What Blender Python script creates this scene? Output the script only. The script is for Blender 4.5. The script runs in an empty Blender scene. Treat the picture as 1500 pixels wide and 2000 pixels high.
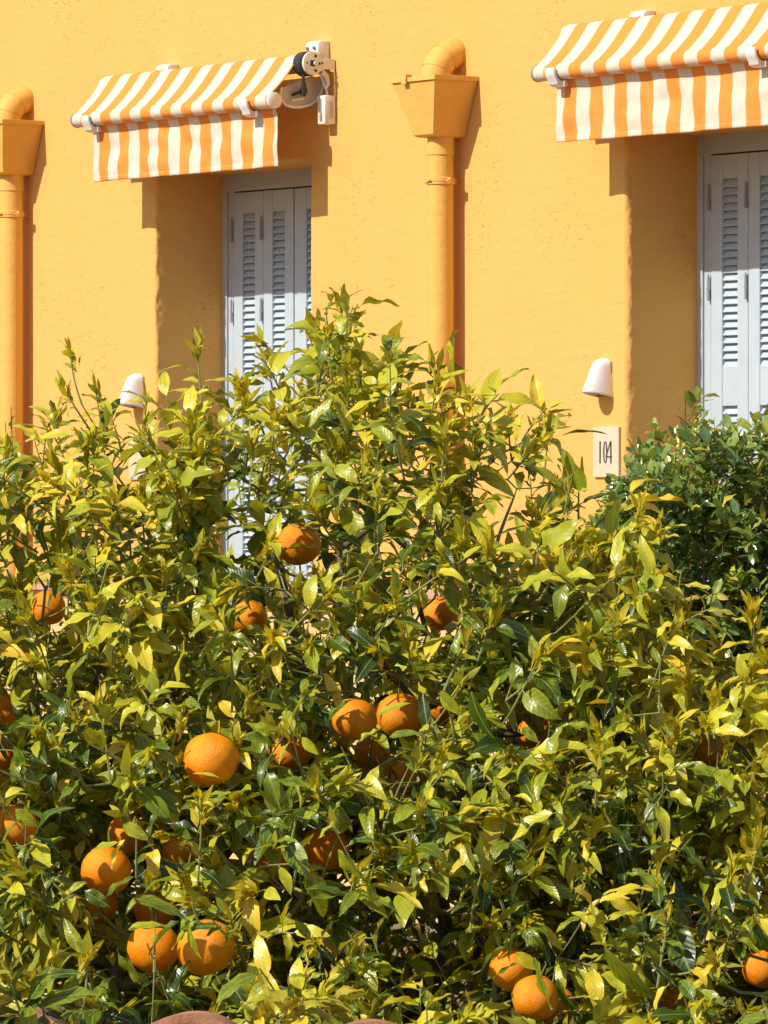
import bpy, bmesh, math, random
import numpy as np
from mathutils import Vector, Matrix, noise

random.seed(7); rng = np.random.default_rng(7)
SC = bpy.context.scene
COL = SC.collection
PI = math.pi
R = math.radians

# ------------------------------------------------------------ camera
ALPHA = R(54.0)
FPX = 10890.0            # focal length in pixels of the 1500x2000 photograph
HOR = 975.0              # horizon row
EYE = 1.55
Z0 = 22.7
FW = Vector((-math.sin(ALPHA), math.cos(ALPHA), 0))
RT = Vector((math.cos(ALPHA), math.sin(ALPHA), 0))
UP = Vector((0, 0, 1))
CAM = Vector((0, 0, EYE)) - FW * Z0
cd = bpy.data.cameras.new('camera'); cam = bpy.data.objects.new('camera', cd); COL.objects.link(cam)
cam.location = CAM; cam.rotation_euler = (PI/2, 0, ALPHA)
cd.sensor_fit = 'VERTICAL'; cd.sensor_height = 36; cd.sensor_width = 27
cd.lens = FPX/2000*36; cd.shift_y = -25/2000
cd.clip_start = 0.1; cd.clip_end = 2000
SC.camera = cam

# ------------------------------------------------------------ light
SUN_D = Vector((0.07, 1.0, -0.82)).normalized()
W = bpy.data.worlds.new('World'); SC.world = W; W.use_nodes = True
nt = W.node_tree
sky = nt.nodes.new('ShaderNodeTexSky'); sky.sky_type = 'NISHITA'; sky.sun_disc = False
sky.sun_elevation = math.asin(-SUN_D.z)
sky.sun_rotation = math.atan2(-SUN_D.x, -SUN_D.y) % (2*PI)
nt.nodes['Background'].inputs['Strength'].default_value = 0.11
nt.links.new(sky.outputs[0], nt.nodes['Background'].inputs[0])
sl = bpy.data.lights.new('sun', 'SUN'); sl.energy = 5.0; sl.angle = R(0.5); sl.color = (1.0, 0.93, 0.80)
so = bpy.data.objects.new('sun', sl); COL.objects.link(so); so.location = (-3, -20, 18)
so.rotation_euler = SUN_D.to_track_quat('-Z', 'Y').to_euler()
SC.view_settings.view_transform = 'Standard'; SC.view_settings.look = 'None'
SC.view_settings.gamma = 1; SC.view_settings.use_curve_mapping = False
SC.view_settings.exposure = 0.0
try:
    SC.cycles.max_bounces = 8; SC.cycles.diffuse_bounces = 4; SC.cycles.transmission_bounces = 4
    SC.cycles.use_denoising = True
except Exception: pass

# ------------------------------------------------------------ measuring helpers
def pt(px, py, Z):                       # world point seen at photo pixel (px,py), Z metres in front of the camera
    return CAM + FW*Z + RT*((px-750)/FPX*Z) + UP*((HOR-py)/FPX*Z)
def at(px, py, Y):                       # world point on the vertical plane y=Y
    d = FW + RT*((px-750)/FPX) + UP*((HOR-py)/FPX)
    return CAM + d*((Y-CAM.y)/d.y)
def proj(P):
    d = P - CAM; Z = d.dot(FW)
    return 750 + d.dot(RT)/Z*FPX, HOR - d.z/Z*FPX, Z

# ------------------------------------------------------------ materials
def mat(name, col=(.8,.8,.8), rough=.6, metal=0, spec=.5):
    m = bpy.data.materials.new(name); m.use_nodes = True
    b = m.node_tree.nodes['Principled BSDF']
    b.inputs['Base Color'].default_value = (*col, 1); b.inputs['Roughness'].default_value = rough
    b.inputs['Metallic'].default_value = metal; b.inputs['Specular IOR Level'].default_value = spec
    return m
class NT:
    def __init__(s, m): s.t = m.node_tree; s.b = s.t.nodes.get('Principled BSDF'); s.o = s.t.nodes['Material Output']
    def n(s, typ, **kw):
        x = s.t.nodes.new(typ)
        for k, v in kw.items():
            if k.startswith('i_'): x.inputs[k[2:].replace('_', ' ')].default_value = v
            else: setattr(x, k, v)
        return x
    def l(s, a, b): s.t.links.new(a, b)
    def math(s, op, a, b=None, c=None, clamp=False):
        x = s.n('ShaderNodeMath', operation=op); x.use_clamp = clamp
        for i, v in enumerate((a, b, c)):
            if v is None: continue
            if isinstance(v, (int, float)): x.inputs[i].default_value = v
            else: s.l(v, x.inputs[i])
        return x.outputs[0]
    def ramp(s, fac, stops, interp='LINEAR'):
        x = s.n('ShaderNodeValToRGB'); cr = x.color_ramp; cr.interpolation = interp
        while len(cr.elements) < len(stops): cr.elements.new(.5)
        for e, (p, c) in zip(cr.elements, stops):
            e.position = p; e.color = (*c, 1) if len(c) == 3 else c
        s.l(fac, x.inputs[0]); return x.outputs[0]
    def noise(s, scale, detail=4, rough=.55, vec=None, dist=0):
        x = s.n('ShaderNodeTexNoise'); x.inputs['Scale'].default_value = scale
        x.inputs['Detail'].default_value = detail; x.inputs['Roughness'].default_value = rough
        x.inputs['Distortion'].default_value = dist
        if vec is not None: s.l(vec, x.inputs['Vector'])
        return x.outputs['Fac']
    def obj(s, scale=(1,1,1)):
        tc = s.n('ShaderNodeTexCoord'); mp = s.n('ShaderNodeMapping'); mp.inputs['Scale'].default_value = scale
        s.l(tc.outputs['Object'], mp.inputs['Vector']); return mp.outputs[0]
    def bump(s, h, dist=.002, strength=1.0, chain=None):
        x = s.n('ShaderNodeBump'); x.inputs['Distance'].default_value = dist; x.inputs['Strength'].default_value = strength
        s.l(h, x.inputs['Height'])
        if chain is not None: s.l(chain, x.inputs['Normal'])
        return x.outputs[0]
    def mix(s, fac, a, b, mode='MIX'):
        x = s.n('ShaderNodeMix', data_type='RGBA', blend_type=mode)
        for i, v in ((0, fac), (6, a), (7, b)):
            if isinstance(v, (int, float)): x.inputs[i].default_value = v
            elif isinstance(v, tuple): x.inputs[i].default_value = (*v, 1)
            else: s.l(v, x.inputs[i])
        return x.outputs[2]

def plaster(name, c1, c2, bump=1.0, pits=True):
    m = mat(name, c1, .9, 0, .15); n = NT(m)
    v = n.obj((1, 1, 1)); vh = n.obj((1, 1, 1.9))
    big = n.noise(1.3, 3, .6, v); mid = n.noise(9, 5, .65, vh, .6); fine = n.noise(70, 4, .7, vh, .5)
    f = n.math('ADD', n.math('MULTIPLY', big, .65), n.math('MULTIPLY', mid, .35))
    col = n.ramp(f, [(.30, c2), (.66, c1)])
    # weather streaks running down
    st = n.noise(3.2, 5, .6, n.obj((3.2, 3.2, .22)))
    col = n.mix(n.math('MULTIPLY', n.ramp(st, [(.52, (0,0,0)), (.80, (1,1,1))]), .22), col, tuple(x*.80 for x in c2))
    pa = n.ramp(n.noise(.55, 6, .62, v, .4), [(.42, (0,0,0)), (.62, (1,1,1))])
    col = n.mix(n.math('MULTIPLY', pa, .30), col, tuple(min(.85, x*1.05+.025) for x in c1))
    h = n.math('ADD', n.math('MULTIPLY', mid, 1.0), n.math('MULTIPLY', fine, .30))
    nb = n.bump(h, .0050*bump, .8)
    if pits:
        area = n.ramp(n.noise(2.0, 3, .6, v), [(.50, (0,0,0)), (.70, (1,1,1))])
        pv = n.noise(48, 3, .75, n.obj((.8, 1, 1.6)), 1.0)
        p = n.math('MULTIPLY', n.ramp(pv, [(.635, (0,0,0)), (.69, (1,1,1))]), area)
        nb = n.bump(p, -.006, 1.0, nb)
        col = n.mix(n.math('MULTIPLY', p, .28), col, tuple(x*.42 for x in c2))
    n.l(col, n.b.inputs['Base Color']); n.l(nb, n.b.inputs['Normal'])
    return m
M = {}
M['plaster'] = plaster('yellow_plaster', (.76, .428, .128), (.735, .402, .108))
M['cream'] = plaster('cream_render', (.74, .52, .25), (.66, .44, .20), 1.2, False)

def painted(name, c, rough=.55, b=.0015, sc=25, var=.08, spec=.35):
    m = mat(name, c, rough, 0, spec); n = NT(m)
    v = n.obj(); f = n.noise(sc*.25, 4, .6, v)
    n.l(n.ramp(f, [(.3, tuple(x*(1-var) for x in c)), (.7, c)]), n.b.inputs['Base Color'])
    n.l(n.bump(n.noise(sc, 4, .6, v), b), n.b.inputs['Normal']); return m
M['pipe'] = painted('yellow_pipe_paint', (.79, .455, .110), .6, .003, 30, .08, .25)
M['shutter'] = painted('pale_blue_paint', (.47, .56, .64), .5, .0006, 60, .07, .4)
M['shutter_b'] = M['shutter']
M['hinge'] = painted('grey_hinge_paint', (.30, .32, .34), .5, .001, 80)
M['white_lamp'] = painted('white_lamp_shell', (.82, .80, .80), .35, .0003, 60, .03)
M['white_metal'] = painted('white_coated_metal', (.78, .76, .72), .4, .0005, 60, .10)
M['grey_metal'] = painted('dull_grey_metal', (.30, .29, .28), .45, .0005, 60, .2)
M['dark_plastic'] = painted('dark_gear_plastic', (.045, .04, .045), .5, .0006, 60, .3)
M['beige_metal'] = painted('beige_cover_metal', (.60, .50, .40), .45, .0006, 60, .15)
M['black_ink'] = mat('black_numeral', (.03, .028, .025), .5)
M['plate'] = painted('cream_plate', (.62, .55, .40), .35, .0004, 50, .05)
M['coping'] = painted('pink_coping_stone', (.62, .36, .26), .8, .003, 40, .25)

def m_terracotta():
    m = mat('terracotta', (.5, .2, .1), .85, 0, .2); n = NT(m); v = n.obj()
    f = n.noise(14, 6, .7, v)
    n.l(n.ramp(f, [(.3, (.36, .14, .08)), (.55, (.58, .27, .16)), (.75, (.68, .42, .30))]), n.b.inputs['Base Color'])
    n.l(n.bump(n.noise(120, 4, .7, v), .002), n.b.inputs['Normal']); return m
M['terracotta'] = m_terracotta()
def m_ground(name, a, b, sc):
    m = mat(name, a, .95, 0, .1); n = NT(m); v = n.obj()
    n.l(n.ramp(n.noise(sc, 8, .7, v), [(.3, b), (.7, a)]), n.b.inputs['Base Color'])
    n.l(n.bump(n.noise(sc*12, 5, .7, v), .01), n.b.inputs['Normal']); return m
M['ground'] = m_ground('dry_garden_soil', (.30, .23, .15), (.16, .115, .07), 3)
M['terrace'] = m_ground('pale_terrace_paving', (.66, .54, .38), (.54, .43, .30), 2)

def m_cloth():
    # stripes are woven in: the U coordinate runs along the awning in metres
    m = mat('striped_canvas', (.8, .8, .8), .85, 0, .15); n = NT(m)
    uv = n.n('ShaderNodeUVMap'); sp = n.n('ShaderNodeSeparateXYZ'); n.l(uv.outputs[0], sp.inputs[0])
    ph = n.math('FRACT', n.math('DIVIDE', sp.outputs[0], .155))
    a = n.ramp(ph, [(0, (0,0,0)), (.47, (0,0,0)), (.50, (1,1,1)), (.97, (1,1,1)), (1.0, (0,0,0))])
    v = n.obj(); w = n.noise(6, 4, .6, v)
    white = n.ramp(w, [(.3, (.74, .65, .53)), (.7, (.80, .71, .59))])
    orange = n.ramp(w, [(.3, (.86, .30, .060)), (.7, (.90, .335, .070))])
    c = n.mix(a, white, orange); n.l(c, n.b.inputs['Base Color'])
    wv = n.n('ShaderNodeTexNoise'); wv.inputs['Scale'].default_value = 400; n.l(v, wv.inputs['Vector'])
    n.l(n.bump(n.math('ADD', n.math('MULTIPLY', wv.outputs[0], .1), n.noise(12, 3, .5, v)), .006), n.b.inputs['Normal'])
    tr = n.n('ShaderNodeBsdfTranslucent'); n.l(c, tr.inputs[0])
    mx = n.n('ShaderNodeMixShader'); mx.inputs[0].default_value = .12
    n.l(n.b.outputs[0], mx.inputs[1]); n.l(tr.outputs[0], mx.inputs[2]); n.l(mx.outputs[0], n.o.inputs[0])
    return m
M['cloth'] = m_cloth()

def m_leaf(name, stops, back, rough=.38, spec=.5, trans=.30, veins=True, tcol=1.5):
    # per leaf data: attribute 'lc' times the object's colour = (ripeness, mottling, seed)
    m = mat(name, (.1, .2, .02), rough, 0, spec); n = NT(m)
    at_ = n.n('ShaderNodeAttribute', attribute_name='lc'); oi = n.n('ShaderNodeObjectInfo')
    pr = n.mix(1.0, at_.outputs['Color'], oi.outputs['Color'], 'MULTIPLY')
    sp = n.n('ShaderNodeSeparateColor'); n.l(pr, sp.inputs[0])
    uv = n.n('ShaderNodeUVMap'); su = n.n('ShaderNodeSeparateXYZ'); n.l(uv.outputs[0], su.inputs[0])
    u = su.outputs[0]; vv = n.math('ABSOLUTE', n.math('SUBTRACT', su.outputs[1], .5))
    cb = n.n('ShaderNodeCombineXYZ'); n.l(u, cb.inputs[0]); n.l(su.outputs[1], cb.inputs[1]); n.l(n.math('MULTIPLY', sp.outputs[2], 37.0), cb.inputs[2])
    mott = n.noise(3.2, 4, .6, cb.outputs[0])
    par = n.math('ADD', sp.outputs[0], n.math('MULTIPLY', n.math('SUBTRACT', mott, .5), n.math('MULTIPLY', sp.outputs[1], 1.1)))
    if veins:
        # side veins sweep forward from the midrib; green stays close to them
        ph = n.math('FRACT', n.math('MULTIPLY', n.math('SUBTRACT', u, n.math('MULTIPLY', vv, .55)), 8.5))
        dv = n.math('ABSOLUTE', n.math('SUBTRACT', ph, .5))
        inter = n.math('SUBTRACT', .25, dv)
        par = n.math('ADD', par, n.math('MULTIPLY', inter, n.math('MULTIPLY', sp.outputs[1], .38)))
        par = n.math('ADD', par, n.math('MULTIPLY', n.math('SUBTRACT', vv, .2), n.math('MULTIPLY', sp.outputs[1], .35)))
    c = n.ramp(par, stops)
    if veins:
        mid = n.ramp(vv, [(.018, (1,1,1)), (.045, (0,0,0))])
        edge = n.math('MULTIPLY', n.ramp(vv, [(.455, (0,0,0)), (.49, (1,1,1))]), .45)
        sv = n.math('MULTIPLY', n.ramp(dv, [(.42, (0,0,0)), (.49, (1,1,1))]), .16)
        c = n.mix(n.math('MAXIMUM', edge, n.math('MAXIMUM', n.math('MULTIPLY', mid, .6), sv, clamp=True)), c, (.38, .40, .09))
        h = n.math('ADD', n.math('MULTIPLY', dv, -1.0), n.math('MULTIPLY', mott, .8))
        nb = n.bump(h, .0010, .45); n.l(nb, n.b.inputs['Normal'])
    # dry brown tips and specks on some leaves
    spk = n.math('MULTIPLY', n.ramp(n.noise(9, 3, .7, cb.outputs[0]), [(.64, (0,0,0)), (.70, (1,1,1))]), n.ramp(sp.outputs[2], [(.55, (0,0,0)), (.6, (.7,.7,.7))]))
    c = n.mix(spk, c, (.20, .09, .02))
    geo = n.n('ShaderNodeNewGeometry')
    cc = n.mix(n.math('MULTIPLY', geo.outputs['Backfacing'], .62), c, back)
    n.l(cc, n.b.inputs['Base Color'])
    n.l(n.math('ADD', rough, n.math('MULTIPLY', geo.outputs['Backfacing'], .3)), n.b.inputs['Roughness'])
    tr = n.n('ShaderNodeBsdfTranslucent')
    n.l(n.mix(1.0, c, (tcol*1.15, tcol, tcol*.35), 'MULTIPLY'), tr.inputs[0])
    mx = n.n('ShaderNodeMixShader'); mx.inputs[0].default_value = trans
    n.l(n.b.outputs[0], mx.inputs[1]); n.l(tr.outputs[0], mx.inputs[2]); n.l(mx.outputs[0], n.o.inputs[0])
    return m
M['leaf'] = m_leaf('citrus_leaf', [(0, (.020, .045, .004)), (.20, (.070, .130, .008)), (.41, (.32, .365, .018)), (.65, (.63, .57, .035)), (1, (.86, .58, .045))], (.32, .35, .07), .32, .55, .22)
M['bud'] = m_leaf('young_shoot', [(0, (.30, .32, .02)), (.5, (.55, .50, .03)), (1, (.75, .56, .05))], (.45, .42, .06), .5, .3, .35, False)
M['shrub_leaf'] = m_leaf('small_glossy_leaf', [(0, (.030, .070, .020)), (.35, (.15, .26, .060)), (.7, (.34, .42, .08)), (1, (.65, .50, .07))], (.16, .22, .06), .22, .9, .25, False)

def m_bark(name, a, b):
    m = mat(name, a, .9, 0, .2); n = NT(m); v = n.obj((1, 1, .5))
    n.l(n.ramp(n.noise(60, 6, .7, v), [(.3, b), (.7, a)]), n.b.inputs['Base Color'])
    n.l(n.bump(n.noise(150, 5, .7, v), .003), n.b.inputs['Normal']); return m
M['bark'] = m_bark('grey_bark', (.24, .19, .13), (.09, .065, .04))
M['twig'] = m_bark('green_twig', (.34, .36, .13), (.20, .20, .06))
M['shrub_twig'] = m_bark('reddish_twig', (.22, .13, .08), (.10, .055, .035))
def m_orange():
    m = mat('orange_peel', (.8, .25, .01), .42, 0, .4); n = NT(m); v = n.obj()
    n.l(n.ramp(n.noise(1.3, 5, .6, v), [(.3, (.96, .25, .003)), (.7, (1.0, .37, .006))]), n.b.inputs['Base Color'])
    vo = n.n('ShaderNodeTexVoronoi'); vo.inputs['Scale'].default_value = 34; n.l(v, vo.inputs['Vector'])
    n.l(n.bump(n.math('ADD', n.math('MULTIPLY', vo.outputs['Distance'], .5), n.noise(7, 4, .65, v)), .0016, .8), n.b.inputs['Normal'])
    n.b.inputs['Subsurface Weight'].default_value = .0; n.b.inputs['Subsurface Radius'].default_value = (.01, .004, .001)
    n.b.inputs['Subsurface Scale'].default_value = .3
    return m
M['orange'] = m_orange()
M['calyx'] = mat('green_calyx', (.13, .17, .03), .7)

# ------------------------------------------------------------ object helpers
def link(name, me, m=None, parent=None, loc=None, smooth=False):
    o = bpy.data.objects.new(name, me); COL.objects.link(o)
    if m is not None and not me.materials: me.materials.append(m)
    if parent is not None: o.parent = parent
    if loc is not None: o.location = loc
    if smooth: me.polygons.foreach_set('use_smooth', [True]*len(me.polygons))
    return o
def tag(o, label=None, cat=None, group=None, kind=None):
    if label: o['label'] = label
    if cat: o['category'] = cat
    if group: o['group'] = group
    if kind: o['kind'] = kind
    return o
def empty(name, loc, label=None, cat=None, group=None):
    o = bpy.data.objects.new(name, None); COL.objects.link(o); o.location = loc; o.empty_display_size = .1
    return tag(o, label, cat, group)
class MB:
    """mesh builder"""
    def __init__(s): s.v = []; s.f = []; s.uv = []
    def add(s, vs, fs, uvs=None):
        o = len(s.v); s.v += [tuple(v) for v in vs]; s.f += [tuple(i+o for i in f) for f in fs]
        s.uv += list(uvs) if uvs else [(0, 0)]*len(vs); return s
    def box(s, a, b):
        x0, y0, z0 = a; x1, y1, z1 = b
        v = [(x0,y0,z0),(x1,y0,z0),(x1,y1,z0),(x0,y1,z0),(x0,y0,z1),(x1,y0,z1),(x1,y1,z1),(x0,y1,z1)]
        return s.add(v, [(0,3,2,1),(4,5,6,7),(0,1,5,4),(1,2,6,5),(2,3,7,6),(3,0,4,7)])
    def tube(s, path, rad, n=12, cap=True):
        path = [Vector(p) for p in path]
        if not hasattr(rad, '__len__'): rad = [rad]*len(path)
        prev = None; rings = []
        for i, p in enumerate(path):
            d = (path[min(i+1, len(path)-1)] - path[max(i-1, 0)]).normalized()
            if prev is None:
                a = Vector((0,0,1)) if abs(d.z) < .9 else Vector((1,0,0))
                x = d.cross(a).normalized()
            else: x = (prev - d*prev.dot(d)).normalized()
            prev = x; y = d.cross(x)
            rings.append([p + (x*math.cos(2*PI*k/n) + y*math.sin(2*PI*k/n))*rad[i] for k in range(n)])
        vs = [v for r in rings for v in r]; fs = []
        for i in range(len(rings)-1):
            for k in range(n):
                fs.append((i*n+k, i*n+(k+1)%n, (i+1)*n+(k+1)%n, (i+1)*n+k))
        if cap: fs.append(tuple(range(n-1, -1, -1))); fs.append(tuple(range((len(rings)-1)*n, len(rings)*n)))
        return s.add(vs, fs)
    def prism(s, poly, axis, a, b):     # poly in the two other axes, extruded from a to b
        n = len(poly)
        def P(u, v, w): return {'x': (w, u, v), 'y': (u, w, v), 'z': (u, v, w)}[axis]
        vs = [P(u, v, a) for u, v in poly] + [P(u, v, b) for u, v in poly]
        fs = [tuple(range(n)), tuple(range(2*n-1, n-1, -1))] + [(i, n+i, n+(i+1)%n, (i+1)%n) for i in range(n)]
        return s.add(vs, fs)
    def mesh(s, name, m=None, bevel=0, smooth=False, seg=2, fixn=True):
        me = bpy.data.meshes.new(name); me.from_pydata(s.v, [], s.f)
        ul = me.uv_layers.new(name='UVMap')
        idx = np.empty(len(me.loops), dtype=np.int32); me.loops.foreach_get('vertex_index', idx)
        ul.data.foreach_set('uv', np.array(s.uv, dtype=np.float32)[idx].ravel())
        if fixn or bevel:
            bm = bmesh.new(); bm.from_mesh(me)
            if fixn: bmesh.ops.recalc_face_normals(bm, faces=bm.faces)
            if bevel:
                es = [e for e in bm.edges if len(e.link_faces) == 2 and e.calc_face_angle(0) > R(28)]
                bmesh.ops.bevel(bm, geom=es, offset=bevel, segments=seg, affect='EDGES', profile=.5, clamp_overlap=True)
            bm.to_mesh(me); bm.free()
        if m is not None: me.materials.append(m)
        if smooth:
            me.polygons.foreach_set('use_smooth', [True]*len(me.polygons))
            try: me.set_sharp_from_angle(angle=R(35))
            except Exception: pass
        return me
    def obj(s, name, m, parent=None, loc=None, **k):
        return link(name, s.mesh(name, m, **k), None, parent, loc)
def ngon(cx, cy, rx, ry, n=24, a0=0, a1=2*PI):
    return [(cx+rx*math.cos(a0+(a1-a0)*i/n), cy+ry*math.sin(a0+(a1-a0)*i/n)) for i in range(n)]

# ============================================================ GROUND
mb = MB(); mb.add([(-400,-400,0),(400,-400,0),(400,400,0),(-400,400,0)], [(0,1,2,3)])
tag(mb.obj('ground', M['ground']), kind='structure')
mb = MB(); mb.box((-9.5, -1.3, .004), (9.5, .0, .03))
tag(mb.obj('terrace', M['terrace']), kind='structure')

# ============================================================ HOUSE
REC = .347
O1 = (at(305, 700, 0).x, at(605, 700, 0).x)             # first doorway
AWP = .27
LSP = at(1050, 140, -AWP).x - at(150, 235, -AWP).x       # spacing of the two bays
ZT = at(537, 329, 0).z + .026                                   # lintel
OPEN = [(O1[0], O1[1], ZT, .015), (O1[0]+LSP, O1[1]+LSP, ZT, .022)]
house = empty('house', (0, 0, 0), 'golden yellow rendered house with blue grey louvred shutters in deep doorways', 'house')
WX0, WX1, WH = -9.5, 9.5, 6.4
def build_wall():
    mb = MB()
    xs = [WX0]
    for a, b, zt, r in OPEN: xs += [a-r, b+r]
    xs.append(WX1)
    for i in range(0, len(xs), 2): mb.add([(xs[i],0,0),(xs[i+1],0,0),(xs[i+1],0,WH),(xs[i],0,WH)], [(0,1,2,3)])
    for a, b, zt, r in OPEN:
        mb.add([(a-r,0,zt+r),(b+r,0,zt+r),(b+r,0,WH),(a-r,0,WH)], [(0,1,2,3)])
        ks = 8; NV = 260
        def loop(e, y, amp):
            P = []
            for i in range(NV+1):
                z = (zt+e)*i/NV; j = amp*noise.noise(Vector((a*3, z*14, y*9)))+amp*1.3*noise.noise(Vector((a*3+9, z*3.2, 1)))+amp*.55*noise.noise(Vector((a, z*38, y*60)))+amp*.4*noise.noise(Vector((a+4, z*90, y*90)))
                P.append((a-e+j, y, z))
            for i in range(1, 14):
                x = (a-e)+(b-a+2*e)*i/14; P.append((x, y, zt+e+amp*.6*noise.noise(Vector((x*9, 5, y)))))
            for i in range(NV, -1, -1):
                z = (zt+e)*i/NV; P.append((b+e+amp*noise.noise(Vector((b*3, z*11, y*9))), y, z))
            return P
        loops = []
        for k in range(ks+1):
            th = PI/2*k/ks
            loops.append(loop(r-r*math.sin(th), r-r*math.cos(th), .008*math.sin(th)))
        for dy_, am in ((.006, .0065), (.014, .0045), (.026, .0025), (.045, .0012), (.08, .0008), (.16, .0005)): loops.append(loop(0, r+dy_, am))
        loops.append(loop(0, REC+.15, .0))
        n = len(loops[0]); vs = [v for L in loops for v in L]; fs = []
        for q in range(len(loops)-1):
            for k in range(n-1): fs.append((q*n+k, q*n+k+1, (q+1)*n+k+1, (q+1)*n+k))
        mb.add(vs, fs)
    # the rest of the house behind the facade
    mb.add([(WX0,0,0),(WX0,7,0),(WX0,7,WH),(WX0,0,WH)], [(0,1,2,3)])
    mb.add([(WX1,0,0),(WX1,7,0),(WX1,7,WH),(WX1,0,WH)], [(3,2,1,0)])
    mb.add([(WX0,7,0),(WX1,7,0),(WX1,7,WH),(WX0,7,WH)], [(3,2,1,0)])
    mb.add([(WX0,.6,0),(WX1,.6,0),(WX1,.6,WH),(WX0,.6,WH)], [(0,1,2,3)])
    me = mb.mesh('wall', M['plaster'], fixn=False, smooth=False)
    me.polygons.foreach_set('use_smooth', [True]*len(me.polygons))
    try: me.set_sharp_from_angle(angle=R(50))
    except Exception: pass
    link('wall', me, None, house)
build_wall()
mb = MB(); mb.box((WX0-.35, -.35, WH), (WX1+.35, 7.35, WH+.18)); mb.obj('roof', M['terracotta'], house, bevel=.01)

# shutters: frame, folding leaves, louvre slats, hinges
LW, GAP = .2255, .028
FRX = .085
slat_me = None
def build_doorway(X0, zt, nslat_leaves, bay):
    y = REC
    W_ = 4*LW + GAP + 2*FRX
    x1 = X0 + W_
    topl = at(455, 377, REC).z                     # top of the leaves
    fb = MB()
    fb.box((X0-.02, y, 0), (X0+.038, y+.10, zt+.02)); fb.box((X0+.042, y+.006, 0), (X0+FRX-.001, y+.10, zt+.02))
    fb.box((X0+.0375, y+.012, 0), (X0+.0425, y+.09, zt+.02))
    fb.box((x1-.038, y, 0), (x1+.06, y+.10, zt+.02)); fb.box((x1-FRX+.001, y+.006, 0), (x1-.042, y+.10, zt+.02))
    fb.box((x1-.0425, y+.012, 0), (x1-.0375, y+.09, zt+.02))
    fb.box((X0+.038, y+.003, topl+.006), (x1-.038, y+.10, zt+.02))
    fb.box((X0, y+.10, 0), (x1, y+.13, zt))        # dark backing behind the leaves
    fb.obj('door_frame', M['shutter'], house, bevel=.0025, seg=1)
    zs = [(at(480, 417, REC).z, at(480, 744, REC).z), (at(480, 813, REC).z, at(480, 813, REC).z-.70)]
    zs.append((zs[1][1]-.15, zs[1][1]-.15-.62))
    xL = X0 + FRX
    sl, sr = .067, .064
    global slat_me
    if slat_me is None:
        # one slat seen from the front: a tilted blade
        hw = (LW-sl-sr)/2 + .004
        b = MB(); c, s = math.cos(R(53)), math.sin(R(53)); d, t = .042/2, .0055/2
        P = []
        for (u, v) in ((-d, -t), (d, -t), (d, t), (-d, t)):
            P.append((u*c - v*s, -(u*s*-1) if False else u*s + v*c))
        # profile in (y,z): front edge low, back edge high
        b.prism([(p[0], p[1]) for p in P], 'x', -hw, hw)
        slat_me = b.mesh('slat', M['shutter'], bevel=.001, seg=1)
    for k in range(4):
        lx = xL + k*LW + (GAP if k >= 2 else 0)
        a, b_ = lx+.0012, lx+LW-.0012
        yy = y + .004
        leaf = MB(); th = .034
        zb = .05
        leaf.box((a, yy, zb), (a+sl, yy+th, topl)); leaf.box((b_-sr, yy, zb), (b_, yy+th, topl))
        rails = [(zs[0][0], topl), (zs[1][0], zs[0][1]), (zs[2][0], zs[1][1]), (zb, zs[2][1])]
        for r0, r1 in rails: leaf.box((a+sl-.0005, yy+.0025, r0), (b_-sr+.0005, yy+th-.002, r1))
        lo = leaf.obj('shutter', M['shutter'], house, loc=(0, 0, 0), bevel=.0022, seg=1)
        for pi, (z1, z0) in enumerate(zs):
            n = int(round((z1-z0)/.0302)); st = (z1-z0)/n; joined = MB()
            for q in range(n):
                zc = z1 - st*(q+.5)
                cx = (a+sl + b_-sr)/2
                if k in nslat_leaves and pi < 2:
                    o = link('slat', slat_me, None, lo); o.location = (cx, yy+th/2+.001, zc + random.uniform(-.0006, .0006))
                else:
                    vs = [Vector(v.co) + Vector((cx, yy+th/2+.001, zc)) for v in slat_me.vertices]
                    joined.add(vs, [tuple(p.vertices) for p in slat_me.polygons])
            if joined.v: tag(joined.obj('louvre_slats', M['shutter'], lo, fixn=False), kind='stuff')
        if k in (0, 1, 3):
            for zc in (at(460, 450, REC).z, at(460, 608, REC).z, at(460, 608, REC).z-.62, .35):
                hx = lx - (.003 if k < 3 else -LW+.0)
                h = MB(); h.tube([(hx, y-.006, zc-.048), (hx, y-.006, zc-.002)], .0062, 8); h.tube([(hx, y-.006, zc+.002), (hx, y-.006, zc+.048)], .0052, 8)
                h.tube([(hx-.012, y-.006, zc), (hx+.002, y-.006, zc)], .002, 6); h.tube([(hx, y-.006, zc+.048), (hx, y-.006, zc+.056)], .0028, 6)
                h.obj('hinge', M['hinge'], lo, smooth=True)
    # meeting strip between the leaf pairs
    s = MB(); gx = xL + 2*LW
    s.box((gx+.0005, y+.010, .05), (gx+GAP-.0005, y+.045, topl))
    s.obj('meeting_strip', M['shutter'], house, bevel=.002, seg=1)
X0 = at(433, 500, REC).x
build_doorway(X0, ZT, (0, 1, 2), 0)
build_doorway(X0+LSP, ZT, (0, 1), 1)

# ============================================================ PARAPET of the terrace
PY = -1.3
zc = at(590, 1147, PY).z
par = empty('terrace_parapet', (0, PY, 0), 'low cream terrace wall with pink stone coping seen through gaps in the tree', 'wall')
b = MB(); b.box((-9.5, .04, 0), (9.5, .22, zc-.035)); b.obj('wall', M['cream'], par)
for i in range(32):
    b = MB(); x = -9.5 + i*.594; b.box((x, -.0, zc-.035+.0), (x+.590, .27, zc)); b.obj('coping_stone', M['coping'], par, bevel=.004)

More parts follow.
